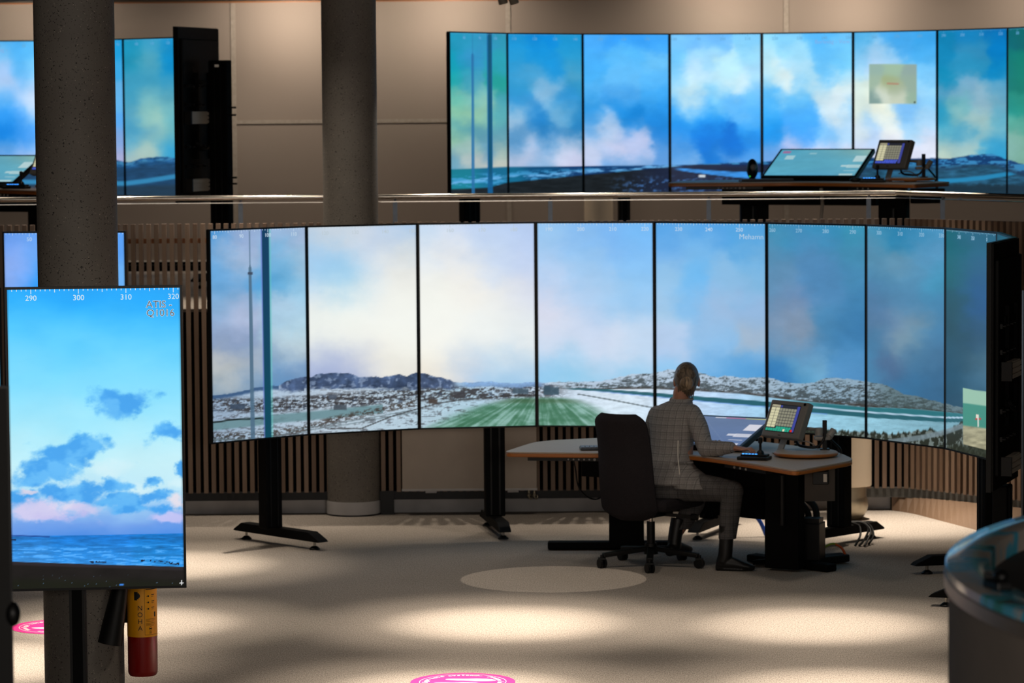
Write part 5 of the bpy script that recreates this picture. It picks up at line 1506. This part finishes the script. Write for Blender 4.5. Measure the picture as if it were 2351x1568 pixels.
# ------------------------------------------------------------------ swivel chair
fd = Vector((.57, .82, 0)).normalized(); rt = Vector((fd.y, -fd.x, 0))
CB = Vector((.89, 21.20, 0))
ch = thing('swivel_chair', 'charcoal high-backed swivel chair the woman sits on', 'chair', CB)
mb = MB()
for k in range(5):
    a = math.radians(266 + 72 * k); e = Vector((math.cos(a), math.sin(a), 0))
    mb.bar(CB + e * .03 + Vector((0, 0, .115)), CB + e * .325 + Vector((0, 0, .082)), .045, .03, bev=.008)
mb.cyl(CB + Vector((0, 0, .08)), CB + Vector((0, 0, .15)), .045, .04)
mb.build('five_star_base', M['plastic'], ch, world=True)
for k in range(5):
    a = math.radians(266 + 72 * k); e = Vector((math.cos(a), math.sin(a), 0)); p = CB + e * .33
    t = Vector((-e.y, e.x, 0)) if k % 2 else Vector((.9, .43, 0)).normalized()
    mb = MB()
    for q in (-.015, .015):
        mb.cyl(p + t * (q - .008) + Vector((0, 0, .031)), p + t * (q + .008) + Vector((0, 0, .031)), .031, seg=20)
    mb.cyl(p + Vector((0, 0, .03)), p + Vector((0, 0, .085)), .012, seg=10); mb.box(p + Vector((0, 0, .062)), (.05, .05, .012))
    mb.build('caster', M['plastic'], ch, world=True, smooth=True)
mb = MB(); mb.cyl(CB + Vector((0, 0, .14)), CB + Vector((0, 0, .29)), .027); mb.build('column_sleeve', M['plastic'], ch, smooth=True, world=True)
mb = MB(); mb.cyl(CB + Vector((0, 0, .28)), CB + Vector((0, 0, .34)), .014); mb.build('gas_lift', M['chrome'], ch, smooth=True, world=True)
RF = Matrix((rt, fd, Vector((0, 0, 1)))).transposed()
mb = MB(); mb.box(CB + fd * .02 + Vector((0, 0, .355)), (.16, .26, .06), M=RF, bev=.01); mb.bar(CB + fd * .06 + rt * .05 + Vector((0, 0, .335)), CB + fd * .10 + rt * .26 + Vector((0, 0, .325)), .02, .02)
mb.cyl(CB + fd * .10 + rt * .25 + Vector((0, 0, .325)), CB + fd * .10 + rt * .29 + Vector((0, 0, .325)), .022); mb.build('tilt_mechanism', M['plastic'], ch, world=True)
SC = CB + fd * .06 + Vector((0, 0, .415))
mb = MB(); mb.box(SC, (.47, .48, .08), M=RF, bev=.035); mb.build('seat', M['chair'], ch, world=True, smooth=True)
# upholstered back: curved shield shape, leaning away from the sitter
nz_, nx_ = 44, 24
mb = MB(); bm = mb.bm
grid = {}
for side in (0, 1):
    for i in range(nz_ + 1):
        t = i / nz_
        z = .345 + .70 * t
        hw = .215 * (1 - .10 * t) * (1 - .55 * max(0, (.12 - t) / .12) ** 2.2) * (1 - .34 * max(0, (t - .88) / .12) ** 2.6)
        back = .135 * t + .05 * (t - .3) ** 2 + .015 * math.sin(t * 6) - .02
        for j in range(nx_ + 1):
            u = j / nx_ * 2 - 1
            rim = 1 - abs(u) ** 3
            rim *= min(1, math.sin(math.pi * min(max(t, .0), 1)) * 6)
            th_ = (.032 * rim + .006) * (1 if side else -1)
            p = CB - fd * (.225 + back - .05 * u * u + th_ * 1.0) + rt * (u * hw - .045) + Vector((0, 0, z - .03))
            grid[side, i, j] = bm.verts.new(p)
for side in (0, 1):
    for i in range(nz_):
        for j in range(nx_):
            f = (grid[side, i, j], grid[side, i, j + 1], grid[side, i + 1, j + 1], grid[side, i + 1, j])
            bm.faces.new(f if side else f[::-1])
for i in range(nz_):
    for j in (0, nx_):
        bm.faces.new((grid[0, i, j], grid[0, i + 1, j], grid[1, i + 1, j], grid[1, i, j]))
for j in range(nx_):
    for i in (0, nz_):
        bm.faces.new((grid[0, i, j], grid[1, i, j], grid[1, i, j + 1], grid[0, i, j + 1]))
mb.build('backrest', M['chair'], ch, world=True, smooth=True)
mb = MB(); mb.bar(CB - fd * .05 + Vector((0, 0, .35)), CB - fd * .20 + Vector((0, 0, .37)), .09, .03); mb.bar(CB - fd * .20 + Vector((0, 0, .36)), CB - fd * .215 + Vector((0, 0, .58)), .09, .02); mb.build('back_bar', M['plastic'], ch, world=True)

# ------------------------------------------------------------------ the seated woman
Z = Vector((0, 0, 1))
pf = Vector((.57, .82, 0)).normalized(); prr = Vector((pf.y, -pf.x, 0))
wo = thing('person', 'seated woman seen from behind, fair hair in a bun, grey check suit, black boots', 'person', (1.02, 21.18, 0))


def sect(c, a, b, A=prr, B=pf):
    return (Vector(c), a, b, A, B)


def limb(mb, pts, rad, seg=18, n=6):
    mb.tube(pts, rad, seg, n)
    for p, q in ((pts[0], rad[0]), (pts[-1], rad[-1])):
        mb.ball(p, q, 16)


PEL = Vector((1.0, 21.19, .53)); CH = Vector((1.045, 21.27, .975)); NK = Vector((1.095, 21.29, 1.078)); HD = Vector((1.132, 21.325, 1.195))
RS = CH + prr * .152 + Z * .012; LS = CH - prr * .140 - Z * .012
RE = Vector((1.238, 21.03, .775)); RW = Vector((1.395, 20.93, .795)); LE = Vector((.915, 21.50, .775)); LW = Vector((1.08, 21.62, .785))
RH = PEL + prr * .085; LH = PEL - prr * .085
RK = Vector((1.405, 21.0, .505)); RA = Vector((1.360, 20.965, .13)); LK = Vector((1.27, 21.50, .50)); LA = Vector((1.05, 21.37, .16))
# body: one continuous surface
mb = MB()
mb.loft([sect(PEL - Z * .07, .13, .10), sect(PEL, .165, .125), sect((1.03, 21.21, .66), .140, .105), sect((1.045, 21.24, .80), .135, .10), sect((1.06, 21.26, .92), .155, .10), sect(CH, .150, .085), sect(NK - Z * .02, .08, .06), sect(NK + Z * .02, .05, .05)])
limb(mb, [NK - Z * .03, NK + Z * .05, HD - Z * .06], [.058, .050, .052])
hf = Vector((.10, .99, .0)).normalized(); hr = Vector((hf.y, -hf.x, 0)); HM = Matrix((hr, hf, Z)).transposed()
mb.ball(HD + Z * .015 - hf * .005, (.073, .092, .098), 28, HM)                       # skull
mb.ball(HD + hf * .035 - Z * .055, (.054, .058, .062), 24, HM)                        # jaw
mb.ball(HD + hf * .085 - Z * .09, (.022, .020, .018), 16, HM)                         # chin
mb.ball(HD + hf * .100 - Z * .018, (.012, .020, .026), 14, HM); mb.ball(HD + hf * .112 - Z * .036, (.014, .013, .012), 14, HM)   # nose
mb.ball(HD + hf * .093 - Z * .064, (.024, .012, .008), 14, HM); mb.ball(HD + hf * .080 + Z * .022, (.052, .018, .012), 16, HM)    # lips, brow
for s in (-1, 1):
    mb.ball(HD + hr * (s * .078) - Z * .012 + hf * .006, (.011, .022, .033), 16, HM)  # ears
    mb.ball(HD + hr * (s * .038) + hf * .070 - Z * .028, (.024, .022, .022), 14, HM)
for S, E_, Wv in ((RS, RE, RW), (LS, LE, LW)):
    limb(mb, [S, S.lerp(E_, .5), E_], [.045, .042, .036]); limb(mb, [E_, E_.lerp(Wv, .4), Wv], [.037, .035, .024])
for Hj, Kj, Aj in ((RH, RK, RA), (LH, LK, LA)):
    limb(mb, [Hj, Hj.lerp(Kj, .5), Kj], [.082, .07, .052]); limb(mb, [Kj, Kj.lerp(Aj, .35), Aj], [.05, .05, .034])


def hand(mb, Wv, fwd, side, droop, thumb_sign, splay=1.0):
    """palm with five bent fingers; side points towards the thumb"""
    up = Vector((0, 0, 1))
    fwd = fwd.normalized(); side = (side - fwd * side.dot(fwd)).normalized(); nrm = fwd.cross(side)
    if nrm.z < 0: nrm = -nrm
    pc = Wv + fwd * .052
    Mh = Matrix((side, fwd, nrm)).transposed()
    mb.ball(Wv + fwd * .022, (.027, .032, .020), 16, Mh)
    mb.ball(pc, (.039, .045, .0155), 18, Mh)
    mb.ball(pc + fwd * .022 + side * .004, (.036, .024, .014), 18, Mh)
    for q, (lat, ln, rr) in enumerate(((.029, .074, .0090), (.010, .082, .0093), (-.010, .076, .0089), (-.028, .060, .0080))):
        b = pc + fwd * .036 + side * lat
        dirn = (fwd + side * lat * 2.2 * splay).normalized()
        k1 = b + dirn * ln * .45 + nrm * (.010 - droop * .010)
        k2 = k1 + (dirn * .9 - nrm * (.45 + droop)).normalized() * ln * .32
        k3 = k2 + (dirn * .6 - nrm * (.80 + droop)).normalized() * ln * .25
        mb.ballchain([b - fwd * .012, b, k1, k2, k3], [rr, rr * 1.05, rr * .98, rr * .88, rr * .74], 5)
    t0 = Wv + fwd * .026 + side * .026 - nrm * .004
    t1 = t0 + (fwd * .6 + side * .75 - nrm * .15).normalized() * .036
    t2 = t1 + (fwd * .95 + side * .2 - nrm * .25).normalized() * .028
    mb.ballchain([t0, t1, t2], [.0125, .0105, .0085], 6)


hand(mb, RW, Vector((.85, -.28, -.10)), Vector((.30, .95, 0)), .15, 1)
hand(mb, LW, Vector((.80, .55, -.05)), Vector((.5, -.85, 0)), .15, -1)
remeshed(mb, 'body', M['skin'], wo, .0042, 3)
for s in (-1, 1):
    mb = MB(); mb.ball(HD + hr * (s * .032) + hf * .084 - Z * .004, .0115, 14); mb.build('eye', M['white'], wo, smooth=True, world=True)
# hair and bun
mb = MB()
mb.ball(HD + Z * .020 - hf * .014, (.081, .098, .101), 32, HM)
mb.ball(HD - Z * .035 - hf * .045, (.066, .056, .062), 24, HM)
mb.ball(HD - Z * .070 - hf * .052, (.045, .035, .030), 20, HM)
for a in range(9):
    th_ = -1.2 + a * .3
    mb.tube([HD + hr * (.070 * math.sin(th_)) + Z * (.02 + .092 * math.cos(th_)) + hf * .01, HD + hr * (.060 * math.sin(th_)) - hf * .083 + Z * (.02 + .062 * math.cos(th_)), HD - hf * .108 + hr * (.02 * math.sin(th_)) + Z * (.0 + .02 * math.cos(th_))], [.010, .012, .010], 10, 5)
hair = remeshed(mb, 'hair', M['hair'], wo, .005, 2)
# the face stays free of hair: cut the cap in front of the ears
bm = bmesh.new(); bm.from_mesh(hair.data)
hc = HD - Vector(wo.location)
bmesh.ops.delete(bm, geom=[v for v in bm.verts if (v.co - hc).dot(hf) > .020 + max(0, (v.co - hc).z) * .55 or ((v.co - hc).dot(hf) > -.012 and (v.co - hc).z < .0)], context='VERTS')
bm.to_mesh(hair.data); bm.free()
mb = MB(); bc = HD - hf * .128 - Z * .008 + hr * .006
mb.ball(bc, (.045, .036, .045), 22, HM)
for q in range(3):
    pts = []
    for i in range(15):
        t = i / 14 * 2 * math.pi * .9 + q * 2.1
        pts.append(bc - hf * (.012 + .006 * q) + hr * ((.036 - .009 * q) * math.cos(t)) + Z * ((.036 - .009 * q) * math.sin(t)))
    mb.tube(pts, .0095, 10)
remeshed(mb, 'hair_bun', M['bun'], wo, .004, 2)
mb = MB()
for q in range(9):
    x = -.05 + q * .0125
    mb.tube([HD + hr * x - hf * .080 - Z * .03, HD + hr * (x * .95) - hf * .084 - Z * .075, HD + hr * (x * .9 + .004 * math.sin(q * 2)) - hf * .066 - Z * (.112 + .012 * math.sin(q * 3.1))], [.007, .005, .0015], 8, 5)
mb.build('loose_strands', M['hair'], wo, smooth=True, world=True)
# jacket
mb = MB()
mb.loft([sect(PEL + Z * .012 + pf * .01, .212, .178), sect(PEL + Z * .05, .196, .160), sect((1.015, 21.205, .66), .160, .128), sect((1.025, 21.225, .74), .142, .114), sect((1.035, 21.245, .83), .152, .118), sect((1.042, 21.265, .92), .172, .122), sect(CH, .174, .108), sect(CH + Z * .038, .150, .095), sect(CH + Z * .065 + pf * .008 + prr * .012, .112, .080), sect(NK - Z * .012, .078, .068), sect(NK + Z * .002 - pf * .004, .064, .060)], seg=28)
# flared skirt of the jacket over the right hip
mb.loft([sect(PEL + prr * .165 + pf * .035 - Z * .012, .155, .150), sect(PEL + prr * .125 + pf * .03 + Z * .05, .150, .145), sect(PEL + prr * .06 + pf * .02 + Z * .11, .13, .13), sect((1.03, 21.2, .70), .11, .11)])
for S, E_, Wv in ((RS, RE, RW), (LS, LE, LW)):
    limb(mb, [S - (S - CH).normalized() * .02, S.lerp(E_, .35), S.lerp(E_, .75), E_], [.068, .063, .056, .053]); 
    limb(mb, [E_, E_.lerp(Wv, .3), E_.lerp(Wv, .75), E_.lerp(Wv, .97)], [.053, .052, .043, .038])
    for q in range(5):                                           # creases of the sleeve
        t = .15 + q * .16
        c_ = E_.lerp(Wv, t * .7)
        ax = (Wv - E_).normalized()
        o1 = ax.orthogonal().normalized(); o2 = ax.cross(o1)
        pts = [c_ + ax * (.010 * math.sin(i * 1.7 + q)) + o1 * (.050 * math.cos(i * math.pi / 5)) + o2 * (.050 * math.sin(i * math.pi / 5)) for i in range(8)]
        mb.tube(pts, .006, 8, 3)
mb.tube([PEL + prr * .10 - pf * .10 + Z * .16, PEL + prr * .145 - pf * .04 + Z * .155, PEL + prr * .175 + pf * .03 + Z * .15], .009, 8, 4)   # pocket flap
remeshed(mb, 'jacket', M['jacket'], wo, .0055, 5)
mb = MB()
cpts = []
for i in range(17):
    t = math.pi * (-.12 + 1.24 * i / 16) + math.pi
    cpts.append(NK + Z * (-.004 + .010 * math.sin(t)) + prr * (.070 * math.cos(t)) + pf * (.064 * math.sin(t) + .004))
mb.tube(cpts, [.013] * 17, 10)
remeshed(mb, 'jacket_collar', M['jacket'], wo, .0045, 3)
mb = MB()
v0 = PEL + prr * .150 - pf * .092
mb.tube([v0 + Z * .30 - prr * .025 + pf * .02, v0 + Z * .20 - prr * .022 + pf * .012, v0 + Z * .10 - prr * .004, v0 + Z * .025 + prr * .004 - pf * .01], .0028, 8, 5)
mb.build('lining_edge', M['trim'], wo, smooth=True, world=True)
mb = MB()
for q in range(3):
    mb.ball(RW - (RW - RE).normalized() * (.012 + .024 * q) - Z * .026 - Vector((-.4, .9, 0)).normalized() * .024, .007, 10)
mb.build('cuff_buttons', M['boot'], wo, smooth=True, world=True)
# trousers
mb = MB()
mb.loft([sect(PEL - Z * .075, .165, .145), sect(PEL - Z * .02, .180, .150), sect(PEL + Z * .09, .155, .125)], seg=26)
for Hj, Kj, Aj, hem in ((RH, RK, RA, .195), (LH, LK, LA, .205)):
    limb(mb, [Hj - Z * .005, Hj.lerp(Kj, .5) + Z * .002, Kj], [.100, .088, .070], n=8)
    t = (Kj.z - hem) / (Kj.z - Aj.z)
    limb(mb, [Kj, Kj.lerp(Aj, .3), Kj.lerp(Aj, t)], [.069, .068, .056], n=8)
    mb.ball(Kj + Z * .0, .073, 18)
tr = remeshed(mb, 'trousers', M['trousers'], wo, .0055, 4)
bm = bmesh.new(); bm.from_mesh(tr.data)
loc = Vector(wo.location)
bmesh.ops.delete(bm, geom=[v for v in bm.verts if v.co.z < (.205 if (v.co + loc - RA).xy.length < (v.co + loc - LA).xy.length else .212)], context='VERTS')
bm.to_mesh(tr.data); bm.free()
# ankle boots
for Kj, Aj, toe, flat, lab in ((RK, RA, Vector((.985, -.17, 0)), 0.0, 'r'), (LK, LA, Vector((.62, .78, 0)), .045, 'l')):
    toe = toe.normalized(); sd = Vector((-toe.y, toe.x, 0))
    A0 = Vector((Aj.x, Aj.y, 0)); B_ = Z * flat
    mb = MB()
    mb.tube([A0 + Z * .245 + (Kj - Aj) * .12, A0 + Z * .17 + (Kj - Aj) * .03, A0 + Z * .10 - toe * .005, A0 + B_ + Z * .055 - toe * .02], [.048, .046, .046, .044], 18, 5)
    mb.loft([(A0 + B_ - toe * .062 + Z * .04, .030, .028, sd, Z), (A0 + B_ - toe * .03 + Z * .05, .039, .046, sd, Z), (A0 + B_ + toe * .05 + Z * .045, .040, .042, sd, Z), (A0 + B_ + toe * .11 + Z * .034, .042, .030, sd, Z), (A0 + B_ + toe * .155 + Z * .026, .036, .022, sd, Z), (A0 + B_ + toe * .185 + Z * .021, .018, .013, sd, Z)])
    mb.loft([(A0 + B_ - toe * .066 + Z * .0225, .029, .0225, sd, Z), (A0 + B_ - toe * .01 + Z * .0225, .034, .0225, sd, Z)])
    mb.loft([(A0 + B_ - toe * .02 + Z * .012, .034, .010, sd, Z), (A0 + B_ + toe * .10 + Z * .009, .040, .009, sd, Z), (A0 + B_ + toe * .17 + Z * .009, .024, .008, sd, Z)])
    remeshed(mb, 'boot', M['boot'], wo, .005, 3)

# ------------------------------------------------------------------ fire extinguisher on the column
r = thing('fire_extinguisher', 'red fire extinguisher with orange-yellow label hanging on the thick column', 'fire extinguisher', (-1.868, 16.42, .13))
mb = MB(); mb.lathe([(.02, 0), (.066, .004), (.073, .016), (.0745, .03), (.0745, .50), (.070, .53), (.05, .56), (.022, .575), (.022, .60)], (0, 0, 0), 48); mb.build('cylinder', M['red'], r, smooth=True)
mb = MB(); mb.lathe([(.0753, .205), (.0753, .452)], (0, 0, 0), 48, closed=False); lb = mb.build('label', M['yellow'], r, smooth=True)


def wrap(mb, txt, size, ang, z, R=.0758):
    """lettering bent round the cylinder; ang measured from the direction of the viewer"""
    tmp = MB(); text_shapes(tmp, txt, size, Matrix.Identity(4), depth=.0002)
    me = tmp.mesh('t')
    for v in me.vertices:
        a = ang + v.co.x / R - math.pi / 2
        zz = z + v.co.y; rr = R + v.co.z
        v.co = (rr * math.cos(a), rr * math.sin(a), zz)
    mb.bm.from_mesh(me); bpy.data.meshes.remove(me)


mb = MB()
for i, cch in enumerate('NOHA'):
    wrap(mb, cch, .034, -.02, .352 - i * .034)
def arcline(mb, a0, a1, z0, z1, R=.0757, n=12):
    bm = mb.bm
    for i in range(n):
        t0 = a0 + (a1 - a0) * i / n - math.pi / 2; t1 = a0 + (a1 - a0) * (i + 1) / n - math.pi / 2
        bm.faces.new([bm.verts.new((R * math.cos(t), R * math.sin(t), z)) for t, z in ((t0, z0), (t1, z0), (t1, z1), (t0, z1))])
for a0, a1, z0, z1 in ((.28, 1.35, .216, .2175), (.28, 1.35, .468, .4695), (.28, .297, .216, .4695)):
    arcline(mb, a0, a1, z0, z1)
for z in (.452, .444):
    arcline(mb, .36, 1.25, z, z + .004)
for z in (.412, .380, .348):
    arcline(mb, .42, .56, z - .001, z + .001); arcline(mb, .50, .60, z - .004, z + .004, n=3)
    arcline(mb, .78, 1.05, z + .004, z + .0075); arcline(mb, .78, .98, z - .004, z - .002)
arcline(mb, 1.02, 1.16, .305, .330); 
for z in (.295, .289, .283, .275, .268, .262):
    arcline(mb, .36, 1.0 + .1 * math.sin(z * 900), z, z + .0016)
for i in range(16):
    t = 2 * math.pi * i / 16
    arcline(mb, .68 + .11 * math.cos(t), .68 + .11 * math.cos(t) + .03, .247 + .009 * math.sin(t), .249 + .009 * math.sin(t), n=1)
arcline(mb, .60, .78, .245, .250)
for z in (.232, .227, .222):
    arcline(mb, .60, .78, z, z + .0022)
for i in range(7):                                              # round flame emblem
    z = .392 + i * .006
    arcline(mb, -.42, -.30 + .30 * math.sin(math.pi * (i + .8) / 8), z, z + .0062)
o = mb.build('label_print', M['ink'], lb)
mb = MB(); mb.lathe([(.03, .60), (.03, .63), (.018, .64)], (0, 0, 0), 20); mb.bar((0, .02, .65), (-.02, -.10, .665), .022, .014); mb.bar((0, .02, .63), (-.02, -.09, .62), .022, .012); mb.build('valve_handle', M['plastic'], r)
mb = MB(); mb.tube([(-.03, -.03, .62), (-.10, -.06, .56), (-.115, -.08, .47)], .012, 12, 6); mb.build('hose', M['plastic'], r, smooth=True)
mb = MB()
Ax = Vector((-.045, -.0, -.275)).normalized()
c0 = Vector((-.085, -.125, .50)); c1 = Vector((-.150, -.125, .185))
mb.loft([(c0, .036, .028, Vector((1, 0, -.2)).normalized(), Vector((0, 1, 0))), (c0.lerp(c1, .35), .046, .034, Vector((1, 0, -.2)).normalized(), Vector((0, 1, 0))), (c1, .064, .050, Vector((1, 0, -.2)).normalized(), Vector((0, 1, 0)))], 28)
mb.build('discharge_horn', M['plastic'], r, smooth=True)
mb = MB(); mb.box((-.10, .0, .42), (.06, .02, .30)); mb.box((-.06, .0, .30), (.12, .012, .02)); mb.build('wall_bracket', M['black'], r)


# ------------------------------------------------------------------ floor stickers
def sticker(label, cx, cy, rot):
    r = thing('floor_sticker', label, 'floor sticker', (cx, cy, 0), rot, 'distance stickers on the carpet')
    R = .272
    mb = MB(); mb.lathe([(R, .0006), (R, .0016)], (0, 0, 0), 96); mb.build('disc', M['pink'], r)
    mb = MB(); mb.lathe([(.226, .0017), (.226, .0022), (.2225, .0022), (.2225, .0017)], (0, 0, 0), 96, closed=False)
    for txt, mid, size in (('Vennligst hold avstand', 142, .042), ('Please keep your distance', -38, .042), ('2 meter', 72, .020)):
        n = len(txt); step = size * .56 / .196
        if txt == '2 meter': step = size * .62 / .2
        for i, cch in enumerate(txt):
            if cch == ' ': continue
            a = math.radians(mid) - (i - (n - 1) / 2) * step
            T = Matrix.Translation((.196 * math.cos(a), .196 * math.sin(a), .0019)) @ Matrix.Rotation(a - math.pi / 2, 4, 'Z')
            text_shapes(mb, cch, size, T, offset=.0012, depth=.0003)
    mb.build('lettering', M['white'], r)
    for s in (-1, 1):
        mb = MB()
        pts = []
        for i in range(48):
            t = 2 * math.pi * i / 48
            x = .125 * math.cos(t); w = .034 * math.sin(t) * (1 + .22 * math.cos(t) - .30 * math.exp(-((x + .03) / .03) ** 2))
            pts.append((x * 1.05 + .030 * s + .01, w * 1.1 + s * .056 + .030 * (x / .125) * -1 + .010 * math.sin(x * 14)))
        mb.prism(pts, .0017, .0022)
        mb.build('footprint', M['white'], r)
    return r


sticker('pink round distance sticker cut by the bottom edge of the photo', -.268, 16.905, 0)
sticker('pink round distance sticker partly hidden behind the thick column', -2.628, 18.85, math.radians(4))

# ------------------------------------------------------------------ curved counter at the right
CX, CY, CR = 3.46, 8.62, 2.295
r = thing('curved_counter', 'pale curved counter wall with reflections painted on its glossy rim at the lower right', 'counter', (CX, CY, 0))
mb = MB(); mb.lathe([(CR, 0), (CR, 1.655)], (0, 0, 0), 220, closed=False); mb.lathe([(CR - .1, 1.655), (CR - .1, 0)], (0, 0, 0), 220, closed=False); mb.build('wall_body', M['counter'], r, smooth=True)
mb = MB(); mb.lathe([(CR - .002, 1.655), (CR + .012, 1.657), (CR + .012, 1.693), (CR + .004, 1.697)], (0, 0, 0), 220, closed=False); mb.build('metal_band', M['silver_band'], r, smooth=True)
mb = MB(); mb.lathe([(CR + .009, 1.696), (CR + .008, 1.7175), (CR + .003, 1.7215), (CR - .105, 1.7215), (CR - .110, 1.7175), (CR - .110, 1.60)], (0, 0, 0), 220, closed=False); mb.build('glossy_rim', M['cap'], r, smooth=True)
mb = MB(); mb.lathe([(CR - .112, 1.60), (CR - .112, 1.66), (CR - .9, 1.58)], (0, 0, 0), 220, closed=False); mb.build('dark_inside', M['dark_inside'], r, smooth=True)
# black clip object on the rim
o = thing('microphone', 'small black blurred device standing on the rim of the curved counter', 'device', (1.237, 8.36, 1.722))
mb = MB(); mb.box((0, 0, .012), (.045, .09, .024), rz=.3, bev=.006); mb.build('foot', M['plastic'], o)
mb = MB(); mb.ball((.006, -.01, .035), (.02, .03, .018), 16); mb.box((-.012, .05, .028), (.03, .03, .012), rz=-.4); mb.build('head', M['plastic'], o, smooth=True)

# ------------------------------------------------------------------ lamps seen at the top edge
for x, lab in ((-.055, 'left one of the two spotlights at the top edge of the photo'), (.035, 'right one of the two spotlights at the top edge of the photo')):
    o = thing('spotlight', lab, 'lamp', (x, 27.0, 3.985), 0, 'gallery spotlights')
    mb = MB(); mb.cyl((0, 0, -.0), (0, 0, -.10), .012); mb.build('stem', M['plastic'], o)
    mb = MB(); mb.cyl((-.015, 0, -.085), (.005, 0.02, -.165), .036, .038); mb.build('lamp_head', M['bulb'], o, smooth=True)
